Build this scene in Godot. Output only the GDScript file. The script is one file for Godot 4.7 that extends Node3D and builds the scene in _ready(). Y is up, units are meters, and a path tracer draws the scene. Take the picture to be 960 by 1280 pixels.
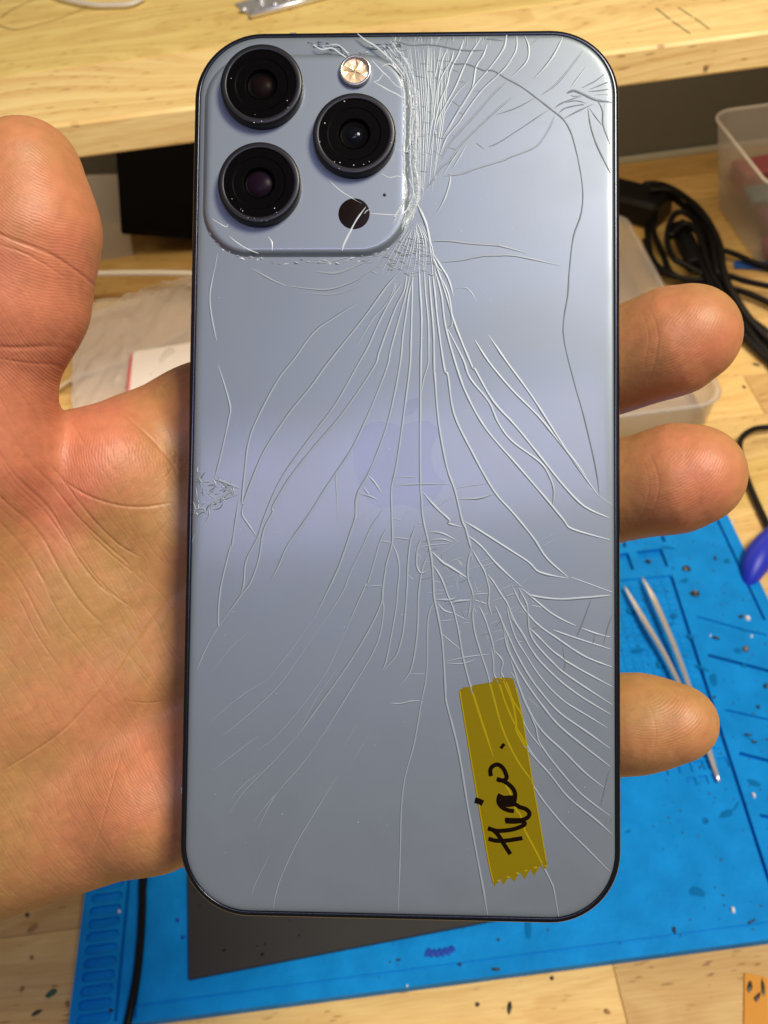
extends Node3D
# A cracked phone held in an open hand above a repair bench. The world is the bench: y up, metres. The phone and the hand are built in the phone's own frame in millimetres.

class Mb:
	var st := SurfaceTool.new()
	var s := 1.0
	var n := 0
	func _init(scale := 1.0) -> void:
		s = scale
		st.begin(Mesh.PRIMITIVE_TRIANGLES)
	func tri(a: Vector3, b: Vector3, c: Vector3) -> void:   # counter-clockwise seen from outside
		st.add_vertex(a * s)
		st.add_vertex(c * s)
		st.add_vertex(b * s)
		n += 1
	func quad(a: Vector3, b: Vector3, c: Vector3, d: Vector3) -> void:
		tri(a, b, c)
		tri(a, c, d)
	func vuv(p: Vector3, uv: Vector2) -> void:
		st.set_uv(uv)
		st.add_vertex(p * s)
	func quad_uv(a: Vector3, b: Vector3, c: Vector3, d: Vector3, ua: Vector2, ub: Vector2, uc: Vector2, ud: Vector2) -> void:
		vuv(a, ua); vuv(c, uc); vuv(b, ub)
		vuv(a, ua); vuv(d, ud); vuv(c, uc)
		n += 2
	func flat() -> void:
		st.set_smooth_group(-1)
	func done() -> ArrayMesh:
		st.generate_normals()
		return st.commit()

var used := {}
var rng := RandomNumberGenerator.new()
var M := {}

func named(called: String) -> String:
	if not used.has(called):
		used[called] = 0
		return called
	used[called] += 1
	return "%s_%03d" % [called, used[called]]

func tag(o: Node, label: String, category: String, group := "", kind := "") -> void:
	if label: o.set_meta("label", label)
	if category: o.set_meta("category", category)
	if group: o.set_meta("group", group)
	if kind: o.set_meta("kind", kind)

func thing(called: String, label: String, category: String, at := Vector3.ZERO, turn := 0.0, group := "") -> Node3D:
	var o := Node3D.new()
	o.name = named(called)
	add_child(o)
	o.position = at
	o.rotation.y = turn
	tag(o, label, category, group)
	return o

func part(called: String, mb: Mb, mat: Material, parent: Node) -> MeshInstance3D:
	return partm(called, mb.done(), mat, parent)

func partm(called: String, mesh: Mesh, mat: Material, parent: Node) -> MeshInstance3D:
	var o := MeshInstance3D.new()
	o.mesh = mesh
	o.material_override = mat
	if parent == self:
		o.name = named(called)
		add_child(o)
	else:
		var k := 0
		for c in parent.get_children():
			if String(c.name) == called or String(c.name).begins_with(called + "_0") or String(c.name).begins_with(called + "_1") or String(c.name).begins_with(called + "_2"): k += 1
		o.name = called if k == 0 else "%s_%03d" % [called, k]
		parent.add_child(o)
	return o

func mat(c: Color, rough := 0.6, metal := 0.0) -> StandardMaterial3D:   # c holds linear values
	var m := StandardMaterial3D.new()
	m.albedo_color = c.linear_to_srgb()
	m.roughness = rough
	m.metallic = metal
	return m

func clear_mat(c: Color, alpha: float, rough: float) -> StandardMaterial3D:
	var m := mat(c, rough)
	m.albedo_color.a = alpha
	m.transparency = BaseMaterial3D.TRANSPARENCY_ALPHA
	m.cull_mode = BaseMaterial3D.CULL_DISABLED
	return m

# ---------- shapes
func rrect(hw: float, hh: float, r: float, inset: float, n := 8) -> PackedVector2Array:
	var out := PackedVector2Array()
	var w := hw - inset
	var h := hh - inset
	var q := maxf(r - inset, 0.02)
	for c in 4:
		var cx: float = [w - q, -(w - q), -(w - q), w - q][c]
		var cy: float = [h - q, h - q, -(h - q), -(h - q)][c]
		for i in n + 1:
			var a := (c + float(i) / n) * PI / 2
			out.append(Vector2(cx + cos(a) * q, cy + sin(a) * q))
	return out

# rounded-rectangle rings (inset, height along z) from bottom to top
func loft(mb: Mb, hw: float, hh: float, r: float, rings: Array, off := Vector3.ZERO, cap_top := true, cap_bottom := false, n := 8) -> void:
	var prev := PackedVector2Array()
	var pz := 0.0
	for k in rings.size():
		var cur := rrect(hw, hh, r, rings[k].x, n)
		var z: float = rings[k].y
		if k > 0:
			for i in cur.size():
				var j := (i + 1) % cur.size()
				mb.quad(Vector3(prev[i].x, prev[i].y, pz) + off, Vector3(prev[j].x, prev[j].y, pz) + off, Vector3(cur[j].x, cur[j].y, z) + off, Vector3(cur[i].x, cur[i].y, z) + off)
		elif cap_bottom:
			for i in cur.size():
				mb.tri(Vector3(0, 0, z) + off, Vector3(cur[(i + 1) % cur.size()].x, cur[(i + 1) % cur.size()].y, z) + off, Vector3(cur[i].x, cur[i].y, z) + off)
		prev = cur
		pz = z
	if cap_top:
		for i in prev.size():
			var j := (i + 1) % prev.size()
			mb.tri(Vector3(0, 0, pz) + off, Vector3(prev[i].x, prev[i].y, pz) + off, Vector3(prev[j].x, prev[j].y, pz) + off)

func lathe(mb: Mb, prof: Array, at := Vector3.ZERO, n := 48) -> void:   # (radius, z), turned about z
	for k in prof.size() - 1:
		for i in n:
			var a := TAU * i / n
			var b := TAU * (i + 1) / n
			var p0: Vector2 = prof[k]
			var p1: Vector2 = prof[k + 1]
			var q := [Vector3(cos(a) * p0.x, sin(a) * p0.x, p0.y), Vector3(cos(b) * p0.x, sin(b) * p0.x, p0.y), Vector3(cos(b) * p1.x, sin(b) * p1.x, p1.y), Vector3(cos(a) * p1.x, sin(a) * p1.x, p1.y)]
			if p0.x < 1e-4: mb.tri(q[0] + at, q[2] + at, q[3] + at)
			elif p1.x < 1e-4: mb.tri(q[0] + at, q[1] + at, q[2] + at)
			else: mb.quad(q[0] + at, q[1] + at, q[2] + at, q[3] + at)

func spline(pts: Array, sub: int) -> Array:
	var out := []
	for i in pts.size() - 1:
		var a = pts[maxi(i - 1, 0)]
		var b = pts[i]
		var c = pts[i + 1]
		var d = pts[mini(i + 2, pts.size() - 1)]
		for k in sub:
			var t := float(k) / sub
			out.append(0.5 * (2.0 * b + (c - a) * t + (2.0 * a - 5.0 * b + 4.0 * c - d) * t * t + (3.0 * b - a - 3.0 * c + d) * t * t * t))
	out.append(pts[-1])
	return out

func tube(mb: Mb, pts: Array, r: float, sides := 10, squash := 1.0, up := Vector3.UP, taper := 1.0, taper0 := 1.0) -> void:
	var rings := []
	for i in pts.size():
		var t: Vector3 = (pts[mini(i + 1, pts.size() - 1)] - pts[maxi(i - 1, 0)]).normalized()
		var u := up.cross(t)
		if u.length() < 0.01: u = Vector3.RIGHT.cross(t)
		u = u.normalized()
		var v := t.cross(u)
		var ring := []
		for k in sides:
			var a := TAU * k / sides
			ring.append(pts[i] + (u * cos(a) + v * sin(a) * squash) * r * lerpf(1.0, taper, float(i) / (pts.size() - 1)) * lerpf(taper0, 1.0, minf(1.0, 4.0 * i / (pts.size() - 1))))
		rings.append(ring)
	for i in rings.size() - 1:
		for k in sides:
			var j := (k + 1) % sides
			mb.quad(rings[i][k], rings[i][j], rings[i + 1][j], rings[i + 1][k])
	for e in [0, rings.size() - 1]:
		for k in range(1, sides - 1):
			if e == 0: mb.tri(rings[e][0], rings[e][k + 1], rings[e][k])
			else: mb.tri(rings[e][0], rings[e][k], rings[e][k + 1])

# a box with chamfered edges; uv runs along x and over the faces
func cbox(mb: Mb, size: Vector3, c: float, at := Vector3.ZERO, basis := Basis(), uv0 := Vector2.ZERO, uvs := Vector2.ONE) -> void:
	var h := size / 2
	mb.st.set_smooth_group(-1)
	for ax in 3:
		for sg in [-1.0, 1.0]:
			var u := (ax + 1) % 3
			var v := (ax + 2) % 3
			var q := []
			var w := []
			for k in [[-1, -1], [1, -1], [1, 1], [-1, 1]]:
				var p := Vector3()
				p[ax] = sg * h[ax]
				p[u] = k[0] * (h[u] - c)
				p[v] = k[1] * (h[v] - c)
				q.append(basis * p + at)
				w.append(uv0 + Vector2(p.x, (p.z if ax != 2 else p.y + h.z) + (p.y if ax == 0 else 0.0)) * uvs)
			if sg > 0: mb.quad_uv(q[0], q[1], q[2], q[3], w[0], w[1], w[2], w[3])
			else: mb.quad_uv(q[3], q[2], q[1], q[0], w[3], w[2], w[1], w[0])
	# edges and corners
	for ax in 3:
		var u := (ax + 1) % 3
		var v := (ax + 2) % 3
		for su in [-1.0, 1.0]:
			for sv in [-1.0, 1.0]:
				var p := [Vector3(), Vector3(), Vector3(), Vector3()]
				for k in 4:
					p[k][ax] = (h[ax] - c) * (-1.0 if k == 0 or k == 3 else 1.0)
					p[k][u] = su * (h[u] if k < 2 else h[u] - c)
					p[k][v] = sv * (h[v] - c if k < 2 else h[v])
				var w := []
				var q := []
				for k in 4:
					q.append(basis * p[k] + at)
					w.append(uv0 + Vector2(p[k].x, p[k].z + p[k].y) * uvs)
				if su * sv > 0: mb.quad_uv(q[0], q[1], q[2], q[3], w[0], w[1], w[2], w[3])
				else: mb.quad_uv(q[3], q[2], q[1], q[0], w[3], w[2], w[1], w[0])
	for sx in [-1.0, 1.0]:
		for sy in [-1.0, 1.0]:
			for sz in [-1.0, 1.0]:
				var sgn := Vector3(sx, sy, sz)
				var a := basis * (sgn * Vector3(h.x, h.y - c, h.z - c)) + at
				var b := basis * (sgn * Vector3(h.x - c, h.y, h.z - c)) + at
				var d := basis * (sgn * Vector3(h.x - c, h.y - c, h.z)) + at
				mb.st.set_uv(uv0)
				if sx * sy * sz > 0: mb.tri(a, b, d)
				else: mb.tri(a, d, b)
	mb.st.set_smooth_group(0)

func prism(mb: Mb, poly: PackedVector2Array, z0: float, z1: float) -> void:   # outline in xy, thickness in z
	if Geometry2D.is_polygon_clockwise(poly):
		poly = poly.duplicate()
		poly.reverse()
	mb.st.set_smooth_group(-1)
	var ix := Geometry2D.triangulate_polygon(poly)
	for k in range(0, ix.size(), 3):
		var a := poly[ix[k]]
		var b := poly[ix[k + 1]]
		var c := poly[ix[k + 2]]
		if (b - a).cross(c - a) < 0:
			var t := b
			b = c
			c = t
		mb.tri(Vector3(a.x, a.y, z1), Vector3(b.x, b.y, z1), Vector3(c.x, c.y, z1))
		mb.tri(Vector3(a.x, a.y, z0), Vector3(c.x, c.y, z0), Vector3(b.x, b.y, z0))
	for i in poly.size():
		var a := poly[i]
		var b := poly[(i + 1) % poly.size()]
		mb.quad(Vector3(a.x, a.y, z0), Vector3(b.x, b.y, z0), Vector3(b.x, b.y, z1), Vector3(a.x, a.y, z1))

# a small irregular flat chip lying on a surface (y up)
func chip(mb: Mb, at: Vector3, sx: float, sz: float, h: float, turn: float, n := 7) -> void:
	var top := []
	for i in n:
		var a := TAU * i / n + turn
		var k := rng.randf_range(0.7, 1.15)
		top.append(Vector2(cos(TAU * i / n) * sx * k, sin(TAU * i / n) * sz * k).rotated(turn))
	for i in n:
		var a: Vector2 = top[(i + 1) % n]
		var b: Vector2 = top[i]
		mb.tri(at + Vector3(0, h, 0), at + Vector3(a.x * .8, h * .85, a.y * .8), at + Vector3(b.x * .8, h * .85, b.y * .8))
		mb.quad(at + Vector3(a.x * .8, h * .85, a.y * .8), at + Vector3(a.x, 0, a.y), at + Vector3(b.x, 0, b.y), at + Vector3(b.x * .8, h * .85, b.y * .8))

# ---------- textures
func noise(sd: int, freq: float, oct := 3) -> FastNoiseLite:
	var n := FastNoiseLite.new()
	n.seed = sd
	n.noise_type = FastNoiseLite.TYPE_SIMPLEX_SMOOTH
	n.frequency = freq
	n.fractal_octaves = oct
	return n

func wood_textures() -> Array:   # 1 m along the grain by 0.5 m across: colour and relief
	var w := 1024
	var h := 1024
	var im := Image.create(w, h, false, Image.FORMAT_RGB8)
	var hm := Image.create(w, h, false, Image.FORMAT_L8)
	var big := noise(3, 1.0, 2)
	var streak := noise(4, 1.0, 3)
	var fibre := noise(5, 1.0, 2)
	var fleck := noise(6, 1.0, 1)
	for y in h:
		var v := 0.5 * y / h
		for x in w:
			var u := float(x) / w
			var b := big.get_noise_2d(u * 2.6, v * 9.0)
			var s := streak.get_noise_2d(u * 4.0 + b, v * 95.0 + b * 5.0)
			var ring := 0.5 + 0.5 * sin((v * 210.0 + b * 9.0 + s * 1.2) * 2.2)
			var f := fibre.get_noise_2d(u * 38.0, v * 620.0)
			var k := fleck.get_noise_2d(u * 75.0, v * 520.0)
			var dark := clampf(0.17 + 0.30 * s + 0.17 * pow(ring, 4.0) * (0.5 + b) + 0.16 * f, 0.0, 1.0)
			var spot := smoothstep(0.66, 0.86, k) * smoothstep(-0.1, 0.3, s + b * 0.6)
			var c := Color(0.99, 0.885, 0.61).lerp(Color(0.78, 0.58, 0.30), dark)
			c = c.lerp(Color(0.43, 0.25, 0.10), spot * 0.6)
			im.set_pixel(x, y, c)
			var g := clampf(0.6 - 0.25 * dark + 0.25 * f - 0.4 * spot, 0.0, 1.0)
			hm.set_pixel(x, y, Color(g, g, g))
	return [ImageTexture.create_from_image(im), ImageTexture.create_from_image(hm)]

func noise_tex(sd: int, freq: float, size := 512, oct := 4, ramp: Gradient = null) -> NoiseTexture2D:
	var t := NoiseTexture2D.new()
	t.width = size
	t.height = size
	t.seamless = true
	t.noise = noise(sd, freq, oct)
	if ramp: t.color_ramp = ramp
	return t

func ramp(a: Color, b: Color) -> Gradient:
	var g := Gradient.new()
	g.set_color(0, a.linear_to_srgb())
	g.set_color(1, b.linear_to_srgb())
	return g

# ---------- _ready: camera, light, then things
const PHONE := Transform3D(Basis(Vector3(0.98969, -0.07116, 0.12433), Vector3(0.14004, 0.66343, -0.73502), Vector3(-0.03018, 0.74485, 0.66655)), Vector3(0.00430, 0.37360, -0.13058))

func _ready() -> void:
	rng.seed = 20
	var cam := Camera3D.new()
	cam.name = "camera"
	var att := CameraAttributesPhysical.new()
	att.frustum_focal_length = 23.03
	att.frustum_focus_distance = 0.176
	att.exposure_aperture = 26.0
	att.frustum_near = 0.01
	att.frustum_far = 20.0
	cam.attributes = att
	add_child(cam)
	cam.keep_aspect = Camera3D.KEEP_HEIGHT
	cam.fov = 55.03
	cam.near = 0.01
	cam.far = 20.0
	cam.transform = Transform3D(Basis.from_euler(Vector3(deg_to_rad(-45), 0, 0)) * Basis.from_euler(Vector3(0, 0, deg_to_rad(-7.5))), Vector3(0, 0.493, 0))
	var we := WorldEnvironment.new()
	we.name = "surroundings"
	var e := Environment.new()
	e.background_mode = Environment.BG_COLOR
	e.background_color = Color(0.62, 0.60, 0.60)
	e.background_energy_multiplier = 0.25
	e.tonemap_mode = Environment.TONE_MAPPER_LINEAR
	e.tonemap_exposure = 1.0
	e.sdfgi_enabled = true
	e.ssao_enabled = true
	e.ssil_enabled = true
	we.environment = e
	add_child(we)
	ceiling_lamp("lamp_key", Vector3(0.68, 1.62, 0.16), Vector2(0.42, 0.42), Color(1.0, 0.945, 0.83), 3.0, Vector3(0.0, 0.2, -0.3))
	ceiling_lamp("lamp_panel", Vector3(0.50, 1.72, 0.42), Vector2(1.0, 0.34), Color(0.76, 0.77, 1.0), 0.52, Vector3(0.0, 0.37, -0.13))
	ceiling_lamp("lamp_strip", Vector3(-0.06, 1.70, 0.85), Vector2(0.8, 0.21), Color(0.82, 0.80, 1.0), 0.52, Vector3(0.0, 0.37, -0.13))

	materials()
	bench()
	shelf()
	back_things()
	repair_mat()
	phone()
	tape()
	hand()

func ceiling_lamp(called: String, at: Vector3, size: Vector2, c: Color, energy: float, target: Vector3) -> void:
	var l := AreaLight3D.new()
	l.name = called
	l.area_size = size
	l.light_color = c
	l.light_energy = energy
	l.area_range = 6.0
	l.shadow_enabled = true
	add_child(l)
	l.look_at_from_position(at, target, Vector3(0, 0, -1))

func materials() -> void:
	var wt := wood_textures()
	for k in 5:
		var m := StandardMaterial3D.new()
		var tone: float = [1.0, 0.95, 1.04, 0.91, 0.98][k]
		m.albedo_color = Color(tone, tone * [1.0, 0.98, 0.99, 0.97, 1.0][k], tone * [0.98, 0.93, 0.97, 0.95, 0.9][k])
		m.albedo_texture = wt[0]
		m.roughness = 0.52
		m.heightmap_enabled = true
		m.heightmap_texture = wt[1]
		m.heightmap_scale = 0.03
		M["board%d" % k] = m
		m = m.duplicate()
		m.albedo_color = Color(m.albedo_color.r * 0.895, m.albedo_color.g * 0.87, m.albedo_color.b * 0.85)
		M["wood%d" % k] = m
	# phone back: pale blue satin glass
	var g := mat(Color(0.184, 0.220, 0.247), 0.46, 0.40)
	g.roughness_texture = noise_tex(31, 0.012, 512, 5, ramp(Color(0.62, 0.62, 0.62), Color(1, 1, 1)))
	g.uv1_triplanar = true
	g.uv1_scale = Vector3(11, 11, 11)
	g.metallic_specular = 0.4
	g.clearcoat_enabled = true
	g.clearcoat = 0.42
	g.clearcoat_roughness = 0.12
	M.glass = g
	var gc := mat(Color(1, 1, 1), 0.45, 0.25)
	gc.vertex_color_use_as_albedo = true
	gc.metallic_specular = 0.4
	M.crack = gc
	var gp := mat(Color(0.205, 0.243, 0.278), 0.4, 0.4)
	gp.metallic_specular = 0.4
	gp.clearcoat_enabled = true
	gp.clearcoat = 0.6
	gp.clearcoat_roughness = 0.08
	M.plate = gp
	M.shard = mat(Color(0.50, 0.56, 0.59), 0.2)
	M.frame = mat(Color(0.045, 0.05, 0.06), 0.22, 0.9)
	M.band = mat(Color(0.12, 0.13, 0.14), 0.5)
	M.emblem = g.duplicate()
	M.emblem.albedo_color = Color(0.160, 0.193, 0.226).linear_to_srgb()
	M.emblem.roughness = 0.42
	M.ring = mat(Color(0.018, 0.019, 0.021), 0.34, 0.5)
	M.black = mat(Color(0.004, 0.004, 0.004), 0.08)
	M.inner = mat(Color(0.0012, 0.001, 0.001), 0.4)
	M.inner.metallic_specular = 0.12
	M.coating = mat(Color(0.006, 0.004, 0.007), 0.12)
	M.coating.metallic_specular = 0.25
	M.lidar = mat(Color(0.010, 0.006, 0.005), 0.3)
	M.lidar.metallic_specular = 0.15
	M.pane = clear_mat(Color(1, 1, 1), 0.0, 0.02)
	M.pane.metallic_specular = 0.14
	M.tape = clear_mat(Color(0.20, 0.150, 0.0004), 0.86, 0.4)
	M.tape.metallic_specular = 0.06
	M.tape.clearcoat_enabled = true
	M.tape.clearcoat = 0.03
	M.tape.clearcoat_roughness = 0.2
	var wv := noise_tex(12, 0.03, 256, 3)
	M.tape.heightmap_enabled = true
	M.tape.heightmap_texture = wv
	M.tape.heightmap_scale = 0.0015
	M.tape.uv1_triplanar = true
	M.tape.uv1_scale = Vector3(60, 200, 60)
	M.tape_ridge = mat(Color(0.27, 0.21, 0.006), 0.35)
	M.tape_ridge.metallic_specular = 0.15
	M.ink = mat(Color(0.006, 0.003, 0.002), 0.7)
	M.ink.metallic_specular = 0.08
	M.mat_blue = mat(Color(0.016, 0.25, 0.66), 0.5)
	M.mat_blue.albedo_color = Color.WHITE
	M.mat_blue.metallic_specular = 0.22
	M.mat_blue.albedo_texture = noise_tex(21, 0.02, 512, 5, ramp(Color(0.003, 0.205, 0.56), Color(0.006, 0.275, 0.73)))
	M.mat_blue.heightmap_enabled = true
	M.mat_blue.heightmap_texture = noise_tex(22, 0.12, 512, 3)
	M.mat_blue.heightmap_scale = 0.015
	M.mat_blue.uv1_triplanar = true
	M.mat_blue.uv1_world_triplanar = true
	M.mat_blue.uv1_scale = Vector3(4, 4, 4)
	M.rubber = mat(Color(0.022, 0.023, 0.024), 0.6)
	M.cable = mat(Color(0.006, 0.006, 0.0065), 0.4)
	M.cable.metallic_specular = 0.3
	M.cable_white = mat(Color(0.72, 0.70, 0.66), 0.4)
	M.cable_cream = mat(Color(0.66, 0.58, 0.40), 0.4)
	M.steel = mat(Color(0.72, 0.72, 0.70), 0.3, 0.7)
	M.frost = clear_mat(Color(0.60, 0.57, 0.54), 0.42, 0.4)
	M.frost_rim = clear_mat(Color(0.80, 0.78, 0.74), 0.55, 0.35)
	M.bag = clear_mat(Color(0.86, 0.84, 0.83), 0.30, 0.2)
	M.bag2 = clear_mat(Color(0.76, 0.73, 0.70), 0.42, 0.3)
	M.wall = mat(Color(0.13, 0.128, 0.108), 0.6)
	M.strip = mat(Color(0.42, 0.43, 0.36), 0.5)
	M.void_black = mat(Color(0.004, 0.004, 0.004), 0.6)
	M.void_black.metallic_specular = 0.12
	M.paper = mat(Color(0.78, 0.75, 0.70), 0.7)
	M.red = mat(Color(0.30, 0.07, 0.085), 0.5)
	M.pink = mat(Color(0.25, 0.045, 0.12), 0.5)
	M.teal = mat(Color(0.09, 0.16, 0.20), 0.5)
	M.plum = mat(Color(0.13, 0.04, 0.07), 0.5)
	M.blue = mat(Color(0.012, 0.03, 0.50), 0.45)
	M.blue_slip = mat(Color(0.02, 0.12, 0.42), 0.5)
	M.white = mat(Color(0.78, 0.78, 0.76), 0.5)
	M.chip = mat(Color(0.03, 0.027, 0.022), 0.4)
	M.grey_chip = mat(Color(0.20, 0.19, 0.17), 0.35, 0.5)
	M.peach = mat(Color(0.72, 0.48, 0.33), 0.5)
	M.green = mat(Color(0.02, 0.12, 0.05), 0.5)
	M.amber = mat(Color(0.62, 0.27, 0.03), 0.35)
	M.print = mat(Color(0.002, 0.05, 0.42), 0.6)
	M.pencil = mat(Color(0.10, 0.06, 0.03), 0.8)
	M.stain = mat(Color(0.36, 0.20, 0.07), 0.6)
	M.nail = mat(Color(0.62, 0.42, 0.26), 0.3)

# ---------- the bench
func plank(parent: Node, called: String, x0: float, x1: float, y: float, z0: float, z1: float, h: float, bevel: float) -> void:
	var mb := Mb.new()
	var uv := Vector2(rng.randf(), rng.randf())
	cbox(mb, Vector3(x1 - x0, h, z1 - z0), bevel, Vector3((x0 + x1) / 2, y - h / 2, (z0 + z1) / 2), Basis(), uv, Vector2(1, 2))
	part(called, mb, M[("wood%d" if called == "plank" else "board%d") % rng.randi_range(0, 4)], parent)

func bench() -> void:
	var t := thing("workbench", "pine workbench top of glued strips under the mat and the cables", "workbench")
	t.set_meta("kind", "structure")
	var z := 0.10
	var row := 0
	while z > -0.955:
		var zn := maxf(z - 0.046, -0.958)
		var x := -0.75 - rng.randf() * 0.3
		while x < 0.75:
			var xn := x + rng.randf_range(0.32, 0.6)
			plank(t, "plank", x + 0.0001, xn - 0.0001, rng.randf_range(-0.00015, 0.0), zn + 0.0001, z - 0.0001, 0.03, 0.0004)
			x = xn
		z = zn
		row += 1
	var w := Mb.new()
	cbox(w, Vector3(1.8, 0.5, 0.02), 0.001, Vector3(0, 0.22, -0.9685))
	var wo := part("back_wall", w, M.wall, self)
	tag(wo, "dark olive back wall in the shade under the wooden shelf", "wall", "", "structure")
	var s := Mb.new()
	cbox(s, Vector3(1.7, 0.007, 0.004), 0.001, Vector3(0, 0.0036, -0.9563))
	var so := part("edge_strip", s, M.strip, self)
	tag(so, "thin pale green strip along the foot of the dark back wall", "edge strip", "", "structure")

func shelf() -> void:
	var t := thing("wooden_shelf", "thick pale pine shelf board across the top, above the cables", "shelf")
	var z := -0.5395
	for k in 5:
		var zn: float = z - [0.084, 0.092, 0.08, 0.09, 0.0715][k]
		plank(t, "board", -0.85, 0.85, 0.28, zn + 0.00008, z - 0.00008, 0.02, 0.0016 if k == 0 else 0.0003)
		z = zn
	# pencil lines and the ring-shaped stain on the board
	for ln in [[Vector3(0.1946, 0.2801, -0.5937), Vector3(0.1971, 0.2801, -0.574)], [Vector3(0.1972, 0.2801, -0.5714), Vector3(0.2009, 0.2801, -0.5498)], [Vector3(0.2067, 0.2801, -0.5904), Vector3(0.2096, 0.2801, -0.5732)], [Vector3(0.2101, 0.2801, -0.5718), Vector3(0.2125, 0.2801, -0.553)]]:
		var mb := Mb.new()
		tube(mb, ln, 0.0004, 6, 0.25)
		part("pencil_line", mb, M.pencil, t)
	for ln in [[Vector3(-0.216, 0.2801, -0.7203), Vector3(-0.1989, 0.2801, -0.7034), Vector3(-0.1837, 0.2801, -0.7083), Vector3(-0.1689, 0.2801, -0.7165), Vector3(-0.1522, 0.2801, -0.7355)], [Vector3(-0.2149, 0.2801, -0.7323), Vector3(-0.208, 0.2801, -0.7489), Vector3(-0.1977, 0.2801, -0.7615), Vector3(-0.1879, 0.2801, -0.7713)]]:
		var mb := Mb.new()
		tube(mb, spline(ln, 5), 0.0007, 6, 0.2)
		part("ring_stain", mb, M.stain, t)
	var nick := Mb.new()
	chip(nick, Vector3(0.2085, 0.2655, -0.5389), 0.002, 0.0012, 0.0009, 0.3)
	part("splinter", nick, M.stain, t)
	# dim fill light added under the board, out of view, to brighten the back
	var ls := thing("added_shelf_fill", "added dim fill light strip, out of view under the wooden shelf", "lamp", Vector3(0.05, 0.2565, -0.72))
	var lh := Mb.new()
	cbox(lh, Vector3(0.94, 0.007, 0.034), 0.001)
	part("housing", lh, M.white, ls)
	var lg := Mb.new()
	cbox(lg, Vector3(0.9, 0.002, 0.026), 0.0005, Vector3(0, -0.0046, 0))
	var lm := mat(Color(0.8, 0.78, 0.7), 0.6)
	lm.emission_enabled = true
	lm.emission = Color(1.0, 0.93, 0.8)
	lm.emission_energy_multiplier = 0.5
	part("fill_diffuser", lg, lm, ls)
	var al := AreaLight3D.new()
	al.name = "added_fill_light"
	al.area_size = Vector2(0.9, 0.026)
	al.area_range = 2.0
	al.light_color = Color(1.0, 0.93, 0.8)
	al.light_energy = 0.09
	al.shadow_enabled = true
	ls.add_child(al)
	al.position = Vector3(0, -0.0075, 0)
	al.rotation.x = -PI / 2
	# hinge plate with rivets
	var h := thing("hinge_plate", "small bright metal plate with rivets lying on the shelf", "metal plate", Vector3(-0.0197, 0.28, -0.6827), 0.0)
	var dir: Vector3 = Vector3(0.0047, 0.28, -0.6809) - Vector3(-0.0343, 0.28, -0.6659)
	h.rotation.y = -atan2(dir.z, dir.x)
	var p := Mb.new()
	cbox(p, Vector3(0.062, 0.0012, 0.03), 0.0003, Vector3(0.004, 0.0008, -0.008))
	part("plate", p, M.steel, h)
	var ed := Mb.new()
	tube(ed, [Vector3(-0.028, 0.0024, 0.009), Vector3(0.036, 0.0024, 0.009)], 0.0022, 12)
	part("rolled_edge", ed, M.steel, h)
	for k in 7:
		var r := Mb.new()
		var c := [Vector2(-.022, .002), Vector2(-.008, .0), Vector2(.003, -.004), Vector2(.014, -.003), Vector2(-.027, -.006), Vector2(-.012, -.014), Vector2(.006, -.016)][k] as Vector2
		lathe(r, [Vector2(.0026, 0), Vector2(.0026, .0012), Vector2(.0018, .002), Vector2(0, .0022)], Vector3.ZERO, 14)
		var ro := part("rivet", r, M.steel, h)
		ro.transform = Transform3D(Basis(Vector3.RIGHT, -PI / 2), Vector3(c.x, 0.0014, c.y))
	# clear plastic loop
	var l := Mb.new()
	tube(l, spline([Vector3(-0.1859, 0.283, -0.7644), Vector3(-0.1719, 0.283, -0.7454), Vector3(-0.1519, 0.283, -0.7261), Vector3(-0.1358, 0.283, -0.7183), Vector3(-0.1222, 0.283, -0.7162), Vector3(-0.1149, 0.283, -0.7262)], 6), 0.0022, 10, 0.7)
	var lo := part("plastic_loop", l, M.frost_rim, self)
	tag(lo, "clear curved plastic edge on the shelf near the top left corner", "plastic loop")

func slab(mb: Mb, at: Vector3, hw: float, hd: float, r: float, rings: Array, top := true, bottom := false) -> void:   # a loft standing on y
	var m2 := Mb.new()
	loft(m2, hw, hd, r, rings, Vector3.ZERO, top, bottom)
	mb.st.append_from(m2.st.commit(), 0, Transform3D(Basis(Vector3.RIGHT, -PI / 2), at))

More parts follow.
